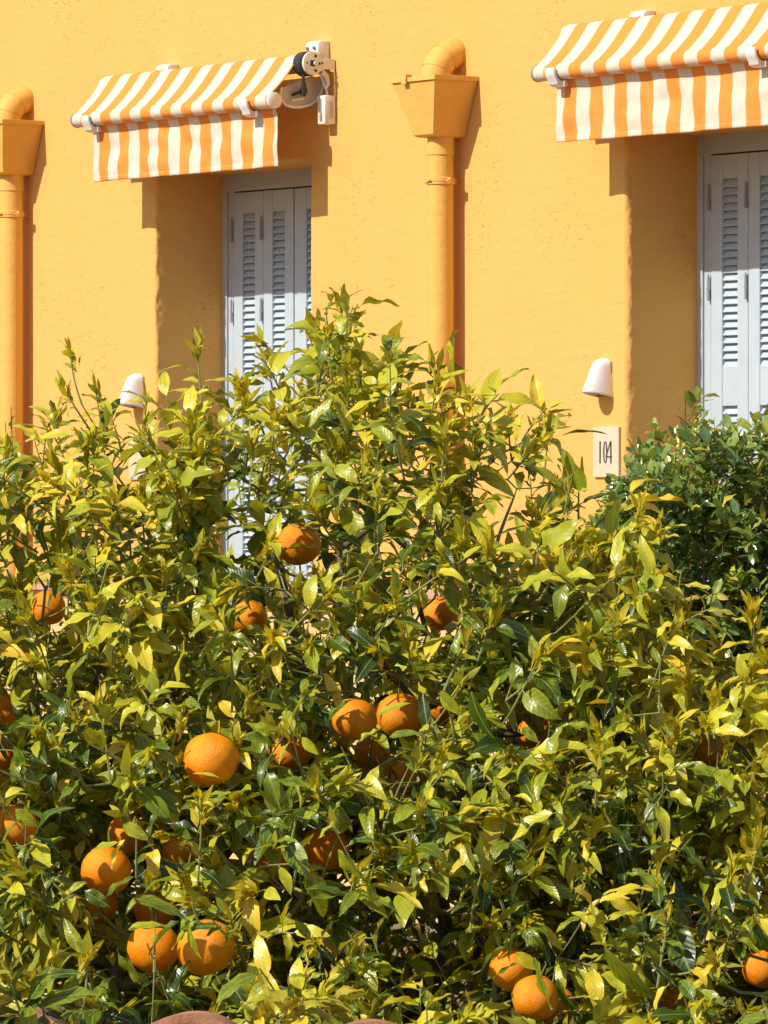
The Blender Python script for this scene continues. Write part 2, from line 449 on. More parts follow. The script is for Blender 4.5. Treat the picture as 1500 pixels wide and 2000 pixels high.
# ============================================================ DOWNPIPES with rain hoppers
def build_downpipe(XC, label, zoff):
    P = empty('downpipe', (XC, 0, 0), label, 'drainpipe', 'yellow downpipes on the facade')
    d_top, d_bot, wt, wb = .218, .165, .148, .066
    zt = at(847, 147, -d_top).z; zb = at(838, 262, -d_bot).z
    # tapered open bin with a rounded bottom edge
    b = MB(); secs = []
    for k in range(9):
        t = k/8; z = zt + (zb-zt)*t
        w = wt + (wb-wt)*t; d = d_top + (d_bot-d_top)*t
        if t > .9: pass
        secs.append((w, d, z))
    secs += [(wb-.004, d_bot-.006, zb-.005), (wb-.014, d_bot-.016, zb-.009)]
    vs = []; fs = []
    for (w, d, z) in secs: vs += [(-w, -.002, z), (-w, -d, z), (w, -d, z), (w, -.002, z)]
    for i in range(len(secs)-1):
        for k in range(3): fs.append((i*4+k, i*4+k+1, (i+1)*4+k+1, (i+1)*4+k))
        fs.append((i*4+3, i*4, (i+1)*4, (i+1)*4+3))
    m_ = (len(secs)-1)*4; fs.append((m_, m_+1, m_+2, m_+3))
    # inside
    o = len(vs); t = .004
    vs += [(-wt+t, -.006, zt), (-wt+t, -d_top+t, zt), (wt-t, -d_top+t, zt), (wt-t, -.006, zt), (-wb, -.02, zb+.03), (-wb, -d_bot+.01, zb+.03), (wb, -d_bot+.01, zb+.03), (wb, -.02, zb+.03)]
    for k in range(4): fs.append((k, (k+1)%4, o+(k+1)%4, o+k)); fs.append((o+k, o+(k+1)%4, o+4+(k+1)%4, o+4+k))
    fs.append((o+4, o+5, o+6, o+7))
    b.add(vs, fs); hop = b.obj('hopper', M['pipe'], P, bevel=.0035, seg=2)
    r = MB()                                       # folded rim lip
    r.box((-wt-.003, -d_top-.004, zt-.016), (wt+.003, -d_top-.0005, zt+.002)); r.box((wt+.0005, -d_top, zt-.016), (wt+.004, -.002, zt+.004)); r.box((-wt-.004, -d_top, zt-.016), (-wt-.0005, -.002, zt+.002))
    r.obj('rim', M['pipe'], hop, bevel=.001, seg=1)
    c = MB(); c.box((-.062, -d_top-.012, zt-.026), (-.03, -d_top-.0045, zt-.006)); c.box((-.036, -d_top-.012, zt-.012), (-.030, -d_top+.02, zt+.014)); c.obj('clip', M['pipe'], hop, bevel=.001, seg=1)
    # swept elbow out of the wall
    ze = at(872, 107, 0).z; e = MB()
    key = [Vector(q) for q in ((0, .035, ze), (0, -.008, ze), (0, -.050, ze-.012), (0, -.085, ze-.042), (0, -.106, ze-.088), (0, -.110, zt-.05))]
    path = [key[0]]
    for k in range(len(key)-2):
        for q in (.25, .5, .75, 1.0): path.append(key[k]*(.5*(1-q)**2 if k else (1-q)**2)*0 + key[k].lerp(key[k+1], q))
    path.append(key[-1])
    for _ in range(3): path = [path[0]]+[(path[i-1]+path[i]*2+path[i+1])/4 for i in range(1, len(path)-1)]+[path[-1]]
    e.tube(path, .061, 28, False)
    e.obj('elbow', M['pipe'], P, smooth=True)
    for k_ in (4, 9, 14):
        q = path[k_]; tg = (path[k_+1]-path[k_-1]).normalized()
        s = MB(); s.tube([q-tg*.003, q+tg*.003], .0628, 28, False); s.obj('seam', M['pipe'], P, smooth=True)
    pr, py_ = .0505, -.078
    p = MB(); n = 60; path = []
    for i in range(n+1):
        z = zb - (zb-.05)*i/n; path.append((.0015*noise.noise(Vector((1, 2, z*2)))+.0, py_, z))
    p.tube(path, pr, 32, False); p.obj('pipe', M['pipe'], P, smooth=True)
    zj = at(860, 304, -.078).z
    s = MB(); s.tube([(0, py_, zb+.01), (0, py_, zj+.002), (0, py_, zj)], [pr+.0035, pr+.0035, pr+.001], 32, False); s.obj('socket', M['pipe'], P, smooth=True)
    for zk in (at(860, 354, -.078).z, at(860, 354, -.078).z-1.17, .45):
        cl = MB(); cl.tube([(0, py_, zk-.015), (0, py_, zk-.013), (0, py_, zk+.013), (0, py_, zk+.015)], [pr+.001, pr+.005, pr+.005, pr+.001], 32, False)
        cl.tube([(0, py_, zk-.002), (0, py_, zk+.002)], pr+.007, 32, False)
        for sx in (-1, 1):
            cl.box((sx*(pr+.012)-.010, py_-.007, zk-.012), (sx*(pr+.012)+.010, py_+.007, zk+.012))
            cl.tube([(sx*(pr+.015), py_-.018, zk), (sx*(pr+.015), py_+.018, zk)], .0045, 8)
        cl.box((-.012, py_+pr, zk-.012), (.012, .0, zk+.012))
        cl.tube([(-.03, py_-pr-.004, zk-.006), (.012, py_-pr-.012, zk+.002)], .004, 6)
        cl.obj('clamp', M['pipe'], P, smooth=True)
        if zk < 2: 
            s = MB(); s.tube([(0, py_, zk-.12), (0, py_, zk-.118), (0, py_, zk-.02)], [pr+.001, pr+.0035, pr+.0035], 32, False); s.obj('socket', M['pipe'], P, smooth=True)
    return P
XH = (at(765, 150, -.218).x + at(847, 147, -.218).x)/2
build_downpipe(XH, 'yellow downpipe with rain hopper between the two doorways', 0)
build_downpipe(at(5, 235, -.218).x - .148, 'yellow downpipe cut by the left edge of the photo, beside the smaller awning', 0)

# ============================================================ AWNINGS
def build_awning(XA, label, seed):
    """XA = x of the left end of the front roller"""
    zroll = at(150, 235, -AWP).z
    WD = at(537, 190, -AWP).x - at(150, 235, -AWP).x      # overall length of the roller
    A = empty('awning', (XA, 0, zroll), label, 'awning', 'striped awnings over the doorways')
    rr = .0315
    zt_ = at(205, 150, -.115).z - zroll                   # top of the cloth on the upper tube
    yt, tr = -.115, .040
    # upper tube
    b = MB(); b.tube([(.01, yt, zt_-tr), (WD-.0, yt, zt_-tr)], tr-.004, 24); b.obj('roller_tube', M['grey_metal'], A, smooth=True)
    # sloping cloth
    def cloth(pathyz, x0, x1, nx, ph, amp=0, nm='fabric', thick=.0012, fold=None):
        L = len(pathyz); vs = []; uv = []; fs = []
        acc = 0
        for j, (yy, zz) in enumerate(pathyz):
            if j: acc += math.hypot(yy-pathyz[j-1][0], zz-pathyz[j-1][1])
            for i in range(nx+1):
                x = x0 + (x1-x0)*i/nx
                dy, dz = fold(x, j/(L-1)) if fold else (0, 0)
                vs.append((x, yy+dy, zz+dz)); uv.append((x+ph, acc))
        n = nx+1
        for j in range(L-1):
            for i in range(nx): fs.append((j*n+i, j*n+i+1, (j+1)*n+i+1, (j+1)*n+i))
        mb = MB(); mb.add(vs, fs, uv)
        o = mb.obj(nm, M['cloth'], A, smooth=True, fixn=False)
        so_ = o.modifiers.new('s', 'SOLIDIFY'); so_.thickness = thick; so_.offset = 0
        return o
    path = []
    for k in range(7):                                    # wraps over the tube
        a = R(60 - 20 + 0) if False else R(75 + k*22)
        path.append((yt+tr*math.cos(a), zt_-tr+tr*math.sin(a)))
    path = [(yt+tr*math.cos(R(q)), zt_-tr+tr*math.sin(R(q))) for q in (20, 50, 80, 105, 125, 140, 152)]
    y0, z0 = path[-1]
    yr, zr = -AWP, 0.0
    tx, tz = yr + rr*math.cos(R(105)), rr*math.sin(R(105))
    for k in range(1, 14):
        t = k/14
        sag = -.010*math.sin(PI*t)
        path.append((y0+(tx-y0)*t, z0+(tz-z0)*t+sag))
    for q in range(100, 330, 20): path.append((yr+rr*math.cos(R(q)), rr*math.sin(R(q))))
    def fold1(x, t):
        w = max(0, math.sin(PI*min(1, max(0, (t-.2)/.5)))) if .2 < t < .7 else 0
        return (0, .003*w*noise.noise(Vector((x*5, t*3, seed))))
    cloth(path, .008, WD-.012, 120, .0, fold=fold1)
    # front bar with end caps
    b = MB(); b.tube([(0.004, yr, 0), (WD-.006, yr, 0)], rr-.002, 28); b.obj('front_bar', M['white_metal'], A, smooth=True)
    for xa, xb, nm in ((-.004, .007, 'end_cap'), (WD-.012, WD+.002, 'end_cap')):
        b = MB(); s_ = 1 if xb > .1 else -1
        if s_ > 0: b.tube([(xa, yr, 0), (xb-.002, yr, 0), (xb, yr, 0), (xb+.004, yr, 0)], [rr+.0025, rr+.0025, rr-.001, rr-.012], 28)
        else: b.tube([(xa-.002, yr, 0), (xa, yr, 0), (xb-.002, yr, 0), (xb, yr, 0)], [rr-.010, rr, rr+.0025, rr+.002], 28)
        b.obj(nm, M['white_metal'] if s_ > 0 else M['grey_metal'], A, smooth=True)
    # valance
    zv0 = -.018; zv1 = at(180, 355, -AWP+.03).z - zroll
    vp = [(yr+.012+.018*min(1, k/5), zv0+(zv1-zv0)*k/26) for k in range(27)]
    def fold2(x, t):
        s_ = min(1, t*2.2)*(.6+.4*math.sin(PI*min(1, t)))
        a = noise.noise(Vector((x*5.5, t*2.2, seed*3.1)))*.018 + noise.noise(Vector((x*11, t*3.0, seed+7)))*.011
        return (a*s_, .004*noise.noise(Vector((x*3, 0, seed)))*t)
    vx0 = .085
    cloth(vp, vx0, WD-.022, 130, -.056, nm='valance', fold=fold2)
    hm = [(yr+.0285, zv1+.020-.0215*k/3) for k in range(4)]
    Hh = zv0-zv1
    cloth(hm, vx0, WD-.022, 130, -.056, nm='hem', fold=lambda x, t: fold2(x, 1-.020/Hh*(1-t)))
    # bar clips (arm ends gripping the front bar)
    for cx in (.135, WD-.165):
        b = MB(); n = 14
        prof = [(yr+(rr+.006)*math.cos(R(q)), (rr+.006)*math.sin(R(q))) for q in range(165, 375, 15)]
        prof2 = [(yr+(rr+.019 + (.010 if 230 < q < 330 else 0))*math.cos(R(q)), (rr+.019+(.010 if 230 < q < 330 else 0))*math.sin(R(q))) for q in range(360, 150, -15)]
        b.prism(prof+prof2, 'x', cx-.028, cx+.030)
        b.obj('arm_clip', M['white_metal'], A, bevel=.004, smooth=True)
        b = MB(); b.box((cx+.012, yr-.004, -.060), (cx+.036, yr+.008, -.034)); b.obj('clip_tab', M['white_metal'], A, bevel=.002)
        # folded arm under the cloth
        b = MB(); b.tube([(cx, yr+.03, -.012), (cx+.0, -.07, .035)], .013, 10)
        b.obj('arm', M['white_metal'], A, smooth=True)
    # left end plate of the tube and upper wall brackets
    b = MB(); b.prism(ngon(yt, zt_-tr, .036, .036, 20), 'x', -.012, .004); b.box((-.012, yt, zt_-tr-.016), (-.004, -.001, zt_-tr+.030))
    b.obj('end_plate', M['white_metal'], A, bevel=.002)
    for cx in (.345, WD-.035):
        b = MB(); zb_ = zt_ + .034
        if cx > .5: zb_ = zt_ + .060
        b.prism([(-.001, zb_-.10), (-.045, zb_-.10), (-.060, zb_-.05), (-.060, zb_-.012), (-.048, zb_), (-.001, zb_)], 'x', cx-.045, cx+.045)
        o = b.obj('wall_bracket', M['white_metal'], A, bevel=.005, smooth=True)
        for q in (-.026, .022):
            c = MB(); c.tube([(cx+q, -.058, zb_-.030), (cx+q, -.068, zb_-.030)], .007, 8); c.tube([(cx+q, -.066, zb_-.030), (cx+q, -.072, zb_-.030)], .0035, 6)
            c.obj('bolt', M['grey_metal'], o, smooth=True)
    # gear end at the right
    xe = WD + .006; zc_ = zt_-tr
    b = MB(); b.tube([(xe-.030, yt, zc_), (xe-.026, yt, zc_), (xe+.022, yt, zc_), (xe+.026, yt, zc_)], [.046, .052, .052, .046], 24); b.obj('gearbox', M['dark_plastic'], A, smooth=True)
    b = MB(); xp = xe+.034
    disc = ngon(yt, zc_, .049, .049, 26, R(28), R(332))
    poly = disc + [(-.055, zc_-.022), (-.004, zc_-.022), (-.004, zc_+.022), (-.055, zc_+.022)]
    b.prism(poly, 'x', xp, xp+.012); pl = b.obj('side_plate', M['white_metal'], A, bevel=.0022, smooth=True)
    for (dy, dz, r_) in ((.012, .030, .0055), (.012, -.030, .0055), (.030, 0, .0055), (-.030, 0, .004), (.045, .002, .004)):
        c = MB(); c.tube([(xp+.011, yt+dy, zc_+dz), (xp+.016, yt+dy, zc_+dz)], r_, 8); c.obj('screw', M['dark_plastic'], pl)
    c = MB(); c.box((xp+.0115, yt-.014, zc_-.012), (xp+.0145, yt+.012, zc_+.012)); c.obj('slot', M['dark_plastic'], pl, bevel=.001)
    c = MB(); c.tube([(xp+.014, yt+.010, zc_), (xp+.022, yt+.010, zc_)], .010, 12); c.obj('spindle', M['white_metal'], pl, smooth=True)
    # gear eye hanging down
    b = MB(); b.tube([(xe+.006, yt-.022, zc_-.045), (xe+.006, yt-.022, zc_-.075)], .007, 8); b.tube([(xe+.006, yt-.022, zc_-.075), (xe+.006, yt-.020, zc_-.080), (xe+.006, yt-.018, zc_-.125), (xe+.006, yt-.018, zc_-.135)], [.006, .011, .010, .007], 8)
    b.tube([(xe+.0, yt-.030, zc_-.100), (xe+.012, yt-.006, zc_-.104)], .006, 6)
    b.obj('crank_eye', M['dark_plastic'], A, smooth=True)
    # rounded beige shoulder cover of the folding arm
    cov = []
    for (yy, zz) in ((-.215, -.070), (-.222, -.045), (-.218, -.100), (-.205, -.118)): pass
    poly = [(-.005, zc_-.055), (-.060, zc_-.045), (-.120, zc_-.060), (-.175, zc_-.085), (-.215, zc_-.100), (-.222, zc_-.125), (-.216, zc_-.152), (-.196, zc_-.170), (-.160, zc_-.177), (-.120, zc_-.176), (-.075, zc_-.165), (-.040, zc_-.145), (-.018, zc_-.115), (-.008, zc_-.085)]
    xs_ = xe - .05
    b = MB(); b.prism(poly, 'x', xs_, xs_+.010); cv = b.obj('arm_cover', M['beige_metal'], A, bevel=.003, smooth=True)
    # raised rim round the cover
    rim = MB(); pp = [Vector((xs_+.014, y_, z_)) for y_, z_ in poly]; rim.tube(pp[4:]+[pp[0]], .006, 6); rim.obj('rim', M['white_metal'], cv, smooth=True)
    for k, (a, b2) in enumerate((((-.165, zc_-.128), (-.095, zc_-.105)), ((-.170, zc_-.150), (-.110, zc_-.140)))):
        c = MB(); c.tube([(xs_+.018, a[0], a[1]), (xs_+.018, b2[0], b2[1])], .006, 6); c.obj('spring_rod', M['dark_plastic' if k == 0 else 'white_metal'], cv, smooth=True)
    c = MB(); c.tube([(xs_+.010, -.110, zc_-.112), (xs_+.030, -.110, zc_-.112)], .014, 10); c.obj('pivot', M['dark_plastic'], cv, smooth=True)
    # bracket claw and cable to the control box
    c = MB(); c.tube([(xe+.02, -.055, zc_-.030), (xe+.02, -.030, zc_-.050), (xe+.02, -.022, zc_-.080), (xe+.02, -.035, zc_-.100)], [.014, .013, .010, .007], 8); c.obj('claw', M['white_metal'], A, smooth=True)
    c = MB(); c.tube([(xe+.02, -.060, zc_-.045), (xe+.022, -.045, zc_-.080), (xe+.026, -.032, zc_-.110), (xe+.03, -.028, zc_-.150)], .0035, 6); c.obj('cable', M['white_metal'], A, smooth=True)
    zb_ = zc_-.188
    c = MB(); c.box((xe-.002, -.060, zb_-.060), (xe+.052, -.004, zb_+.060)); bx = c.obj('control_box', M['white_metal'], A, bevel=.006, smooth=True)
    c = MB(); c.prism(ngon(xe+.025, zb_-.028, .008, .020, 14), 'y', -.0635, -.058); c.prism([(xe+.022, zb_-.01), (xe+.028, zb_-.01), (xe+.028, zb_+.045), (xe+.022, zb_+.045)], 'y', -.0635, -.058); c.obj('slot', M['grey_metal'], bx)
    c = MB(); c.box((xe+.052, -.040, zb_-.035), (xe+.0545, -.018, zb_+.035)); c.obj('cover_plate', M['beige_metal'], bx, bevel=.001)
    return A
XA = at(150, 235, -AWP).x
build_awning(XA, 'orange and white striped awning, wholly in view above the left doorway', 1.0)
build_awning(XA+LSP, 'orange and white striped awning cut by the right edge, above the right doorway', 5.0)

# ============================================================ WALL LAMPS
def build_lamp(XC, label):
    zt = at(1172, 699, -.06).z; zb = at(1180, 776, 0).z
    L = empty('wall_lamp', (XC, 0, zb), label, 'wall lamp', 'white wall lamps beside the doorways')
    H = zt - zb; n = 28; rows = 16; vs = []; fs = []
    def prof(t):                       # t 0 bottom .. 1 top: half-width, depth
        w = .048 - .013*t; d = .110 - .060*t
        k = max(0, (t-.80)/.20); q = math.sqrt(max(0, 1-k*k*.97))
        return w*(.35+.65*q) if k > 0 else w, (d*(.30+.70*q) if k > 0 else d)
    for j in range(rows+1):
        t = j/rows; w, d = prof(t)
        for i in range(n+1):
            a = PI*i/n
            zz = t*H + (1-t)*(.020)*math.sin(a)      # bottom rim rises towards the front
            vs.append((w*math.cos(a), -.001-d*math.sin(a)**.9 if math.sin(a) > 0 else -.001, zz))
    m_ = n+1
    for j in range(rows):
        for i in range(n): fs.append((j*m_+i, j*m_+i+1, (j+1)*m_+i+1, (j+1)*m_+i))
    fs.append(tuple(range(rows*m_, rows*m_+m_)))
    b = MB(); b.add(vs, fs); o = b.obj('shade', M['white_lamp'], L, smooth=True)
    s = o.modifiers.new('s', 'SOLIDIFY'); s.thickness = .003; s.offset = -1
    b = MB(); b.box((-.040, -.006, .004), (.040, -.0005, H*.9)); b.obj('back_plate', M['grey_metal'], L)
    b = MB(); b.tube([(0, -.045, .10), (0, -.045, .05)], .018, 14); b.obj('bulb', M['white_lamp'], L, smooth=True)
    return L
XLm = at(1184, 760, 0).x - .002
build_lamp(XLm, 'white tapered wall lamp above the cream 104 plate')
build_lamp(XLm-LSP, 'white tapered wall lamp half hidden by the tree, under the left awning')

# ============================================================ NUMBER PLATES
def build_plate(XC, digits, label):
    a = at(1158, 834, -.012); b_ = at(1208, 932, -.012); w = (b_.x-a.x)/2; zt, zb = a.z, b_.z
    P = empty('house_number_plate', (XC, 0, zb), label, 'number plate')
    h = zt-zb; q = MB(); q.box((-w, -.012, 0), (w, 0, h)); q.obj('plate', M['plate'], P, bevel=.0015)
    if not digits: return P
    hh = at(1180, 862, -.012).z - at(1180, 905, -.012).z; z0 = at(1180, 905, -.012).z - zb
    y = -.0135; pw = at(1194, 880, 0).x - at(1170, 880, 0).x; xl = -w + (at(1171, 880, -.012).x - a.x)
    def bar(p, q_, t):
        m_ = MB(); d = Vector((q_[0]-p[0], 0, q_[1]-p[1])).normalized(); nn = Vector((d.z, 0, -d.x))*t/2
        A_ = Vector((p[0], 0, p[1])); B_ = Vector((q_[0], 0, q_[1]))
        m_.prism([((A_-nn).x, (A_-nn).z), ((A_+nn).x, (A_+nn).z), ((B_+nn).x, (B_+nn).z), ((B_-nn).x, (B_-nn).z)], 'y', y, y+.002); return m_
    x1 = xl + .004; m1 = bar((x1, z0), (x1+.0005, z0+hh), .0075); m1.obj('numeral', M['black_ink'], P)['label'] = 'thin black numeral 1'
    xc = xl + pw*.48; rx, rz = pw*.165, hh/2
    m0 = MB(); n = 40; vs = []; fs = []
    for yy in (y, y+.002):
        for i in range(n):
            c, s = math.cos(2*PI*i/n), math.sin(2*PI*i/n)
            vs.append((xc+rx*c, yy, z0+rz+rz*s)); vs.append((xc+(rx-.0068)*c, yy, z0+rz+(rz-.004)*s))
    for i in range(n):
        j = (i+1) % n
        fs += [(2*i, 2*j, 2*j+1, 2*i+1), (2*n+2*i, 2*n+2*i+1, 2*n+2*j+1, 2*n+2*j), (2*i, 2*n+2*i, 2*n+2*j, 2*j), (2*i+1, 2*j+1, 2*n+2*j+1, 2*n+2*i+1)]
    m0.add(vs, fs); m0.obj('numeral', M['black_ink'], P)['label'] = 'narrow black numeral 0'
    x4 = xl + pw*.93; m4 = bar((x4, z0), (x4, z0+hh), .0075)
    for m_ in (bar((x4-.002, z0+hh), (x4-.030, z0+hh*.30), .0045), bar((x4-.031, z0+hh*.30), (x4+.007, z0+hh*.30), .004)):
        m4.add([(v[0], v[1]-.0003, v[2]) for v in m_.v], m_.f)
    m4.obj('numeral', M['black_ink'], P)['label'] = 'thin black numeral 4'
    return P
XP = (at(1158, 880, -.012).x + at(1208, 880, -.012).x)/2
build_plate(XP, True, 'cream number plate reading 104 beside the right doorway')
build_plate(XP-LSP, False, 'pale plate mostly hidden behind leaves, below the left lamp')

# ============================================================ ORANGES
ORANGES = [  # px, py, diameter px, depth, how clear of leaves, label
 (583,1062,88,9.6,.97,'deep orange fruit highest in the tree, hanging before the left doorway'),
 (93,1187,72,9.9,.85,'orange fruit near the left edge, striped by twig shadows, above the others there'),
 (487,1207,72,9.9,.85,'reddish orange fruit below and left of the highest one'),
 (862,1198,72,10.0,.85,'shaded orange fruit beneath the right hand downpipe'),
 (412,1482,110,8.7,.99,'large fully sunlit orange alone in the middle left of the tree'),
 (692,1405,88,8.9,.92,'sunlit orange left in the row of three mid tree'),
 (782,1398,92,9.0,.90,'orange in the middle of the row of three mid tree, under a leaf'),
 (862,1382,74,9.3,.75,'small orange at the right end of the row of three mid tree'),
 (12,1385,60,9.1,.60,'orange cut by the left edge at mid height'),
 (565,1468,82,9.1,.60,'orange broken up by leaves, right of the large sunlit one'),
 (1047,1432,74,9.2,.65,'orange behind leaves at the right of centre'),
 (30,1612,86,8.7,.72,'darker orange by the left edge in the lower half'),
 (248,1628,80,8.9,.50,'orange peeping between leaves, below left of the large sunlit one'),
 (207,1700,100,8.65,.86,'large dark orange at the lower left with leaves below it'),
 (352,1657,72,8.9,.50,'small orange spot above the lower left pair'),
 (300,1850,104,8.55,.70,'left orange of the low hanging pair'),
 (402,1850,114,8.45,.86,'right orange of the low hanging pair, with a leaf before it'),
 (635,1655,96,8.9,.55,'orange broken by dark twigs at the lower middle'),
 (530,1687,74,8.9,.55,'small orange patch between leaves at the lower middle'),
 (790,1522,86,9.2,.45,'shaded orange below the row of three'),
 (998,1893,86,8.5,.82,'left orange of the bottom cluster at right'),
 (1046,1948,92,8.3,.88,'front orange of the bottom cluster at right'),
 (1088,1966,80,8.7,.60,'rearmost orange of the bottom cluster at right'),
 (1385,1462,72,9.0,.55,'orange behind leaves near the right edge at mid height'),
 (1490,1892,80,8.6,.40,'orange cut by the right edge near the bottom'),
 (728,1470,72,9.3,.50,'shaded orange tucked under the row of three'),
 (302,1775,84,8.9,.60,'shaded orange directly above the low hanging pair'),
 (196,1768,72,8.9,.50,'dark orange just beneath the large one at lower left'),
 (4,1482,60,9.1,.35,'orange sliver at the left edge below the middle'),
 (1322,1955,56,8.8,.50,'small orange glimpse at the bottom right between branches'),
]
OR = []
def orange_mesh(seed):
    bm = bmesh.new(); bmesh.ops.create_uvsphere(bm, u_segments=32, v_segments=20, radius=1)
    for v in bm.verts:
        c = v.co.copy(); n_ = noise.noise(c*1.3+Vector((seed, 0, 0)))
        v.co = c*(1+.055*n_+.02*noise.noise(c*3+Vector((0, seed, 0)))); v.co.z *= .95
        rr_ = math.hypot(c.x, c.y)
        if c.z > 0: v.co.z -= .07*math.exp(-(rr_/.18)**2)
        else: v.co.z += .03*math.exp(-(rr_/.12)**2)
    me = bpy.data.meshes.new('orange'); bm.to_mesh(me); bm.free(); me.materials.append(M['orange'])
    me.polygons.foreach_set('use_smooth', [True]*len(me.polygons)); return me
om = [orange_mesh(k*3.3) for k in range(4)]
cb = MB()
for k in range(5):
    a = 2*PI*k/5; cb.add([(0,0,.03), (.16*math.cos(a-.5), .16*math.sin(a-.5), .0), (.30*math.cos(a), .30*math.sin(a), -.03), (.16*math.cos(a+.5), .16*math.sin(a+.5), .0)], [(0,1,2,3)])
cb.tube([(0,0,0), (.02,0,.25), (.10,.03,.6), (.04,.04,.75)], [.07, .05, .045, .04], 6)
calyx = cb.mesh('calyx', M['calyx'], smooth=True)
for i, (px, py, dp, Z, clear, lab) in enumerate(ORANGES):
    r = dp*Z/FPX/2; c = pt(px, py, Z)
    o = link('orange', om[i % 4]); o.location = c; o.scale = (r, r, r)
    o.rotation_euler = (random.uniform(-.3, .3), random.uniform(-.3, .3), random.uniform(0, 6))
    tag(o, lab, 'orange', 'oranges hanging in the trees')
    k = link('calyx', calyx, None, o); k.location = (0, 0, .88)
    OR.append((px, py, dp/2, Z, clear, c, r))

# ============================================================ LEAF MESHES
def leaf_shape(seed, nl, nw, fold, curl, wave, twist, shape='citrus'):
    rnd = random.Random(seed); V = []; U = []; F = []
    for i in range(nl+1):
        t = i/nl
        if shape == 'citrus':
            w = .238*(math.sin(PI*min(1, t**.82))**.80)*(1-.15*t) if t < 1 else 0
        elif shape == 'bud': w = .13*math.sin(PI*t**.7)**.9
        else: w = .28*math.sin(PI*t**.92)**.75
        w = max(w, .004)
        ang = curl*t; x = (math.sin(ang)/curl if abs(curl) > .01 else t); zc_ = -(1-math.cos(ang))/curl if abs(curl) > .01 else 0
        for j in range(nw+1):
            s = -1 + 2*j/nw
            y_ = s*w*math.cos(fold*.9); z_ = abs(s)*w*math.sin(fold) + wave*math.sin(t*13+seed*1.7+(2.0 if s > 0 else 0))*abs(s)**1.5*.06
            tw = twist*t; y2, z2 = y_*math.cos(tw)-z_*math.sin(tw), y_*math.sin(tw)+z_*math.cos(tw)
            V.append((x-z2*math.sin(ang)*0 + 0, y2, zc_+z2)); U.append((t, .5+s*.5*min(1, w/.238)))
    for i in range(nl):
        for j in range(nw):
            a = i*(nw+1)+j; F.append((a, a+nw+1, a+nw+2, a+1))
    return np.array(V), np.array(U), np.array(F)
def variants(n, nl, nw, shape, name, m, petiole=True):
    out = []
    for k in range(n):
        rnd = random.Random(k*11+3)
        V, U, F = leaf_shape(k, nl, nw, rnd.uniform(.05, .50), rnd.choice((rnd.uniform(.1, .9), rnd.uniform(.8, 1.9))) if shape == 'citrus' else rnd.uniform(-.5, .8), rnd.uniform(.2, 1.2), rnd.uniform(-.5, .5), shape)
        me = bpy.data.meshes.new(name); me.from_pydata(V.tolist(), [], F.tolist())
        ul = me.uv_layers.new(name='UVMap'); ul.data.foreach_set('uv', U[F.ravel()].astype(np.float32).ravel())
        at_ = me.color_attributes.new('lc', 'FLOAT_COLOR', 'POINT'); at_.data.foreach_set('color', np.ones(len(V)*4, dtype=np.float32))
        me.materials.append(m); me.polygons.foreach_set('use_smooth', [True]*len(me.polygons))
        out.append((V, U, F, me))
    return out
CIT = variants(26, 8, 4, 'citrus', 'leaf', M['leaf'])
BUD = variants(5, 3, 2, 'bud', 'young_leaf', M['bud'])
SHR = variants(8, 4, 2, 'oval', 'leaf', M['shrub_leaf'])

def frame(pos, axis, nrm, L, wscale=1.0):
    a = axis/np.linalg.norm(axis); n_ = nrm - a*np.dot(nrm, a); q = np.linalg.norm(n_)
    if q < 1e-4: n_ = np.cross(a, [1, .3, .2]); q = np.linalg.norm(n_)
    n_ /= q; s = np.cross(n_, a)
    m_ = np.eye(4); m_[:3, 0] = a*L; m_[:3, 1] = s*L*wscale; m_[:3, 2] = n_*L; m_[:3, 3] = pos
    return m_
def stuff_mesh(name, items, VAR, m, parent, T, kind=True):
    if not items: return None
    Vs = []; Us = []; Fs = []; Cs = []; off = 0
    for (vi, mtx, col) in items:
        V, U, F, _ = VAR[vi]
        Vs.append(V @ mtx[:3, :3].T + (mtx[:3, 3]-T)); Us.append(U); Fs.append(F+off); off += len(V)
        Cs.append(np.tile(np.array([*col, 1.0], dtype=np.float32), (len(V), 1)))
    V = np.concatenate(Vs).astype(np.float32); F = np.concatenate(Fs).astype(np.int32); U = np.concatenate(Us).astype(np.float32); C_ = np.concatenate(Cs)
    me = bpy.data.meshes.new(name); me.vertices.add(len(V)); me.vertices.foreach_set('co', V.ravel())
    me.loops.add(F.size); me.loops.foreach_set('vertex_index', F.ravel())
    me.polygons.add(len(F)); me.polygons.foreach_set('loop_start', np.arange(0, F.size, 4, dtype=np.int32)); me.polygons.foreach_set('loop_total', np.full(len(F), 4, dtype=np.int32))
    me.update(calc_edges=True)
    ul = me.uv_layers.new(name='UVMap'); ul.data.foreach_set('uv', U[F.ravel()].ravel())
    at_ = me.color_attributes.new('lc', 'FLOAT_COLOR', 'POINT'); at_.data.foreach_set('color', C_.ravel())
    me.polygons.foreach_set('use_smooth', [True]*len(F)); me.materials.append(m)
    o = link(name, me, None, parent)
    if kind: o['kind'] = 'stuff'
    return o
nF = np.array(FW); nR = np.array(RT); nC = np.array(CAM)
def nproj(P):
    d = P - nC; Z = d @ nF; return 750 + (d @ nR)/Z*FPX, HOR - d[..., 2]/Z*FPX, Z
SUNV = np.array(-SUN_D)
def interp(tab, x):
    return float(np.interp(x, [a for a, b in tab], [b for a, b in tab]))

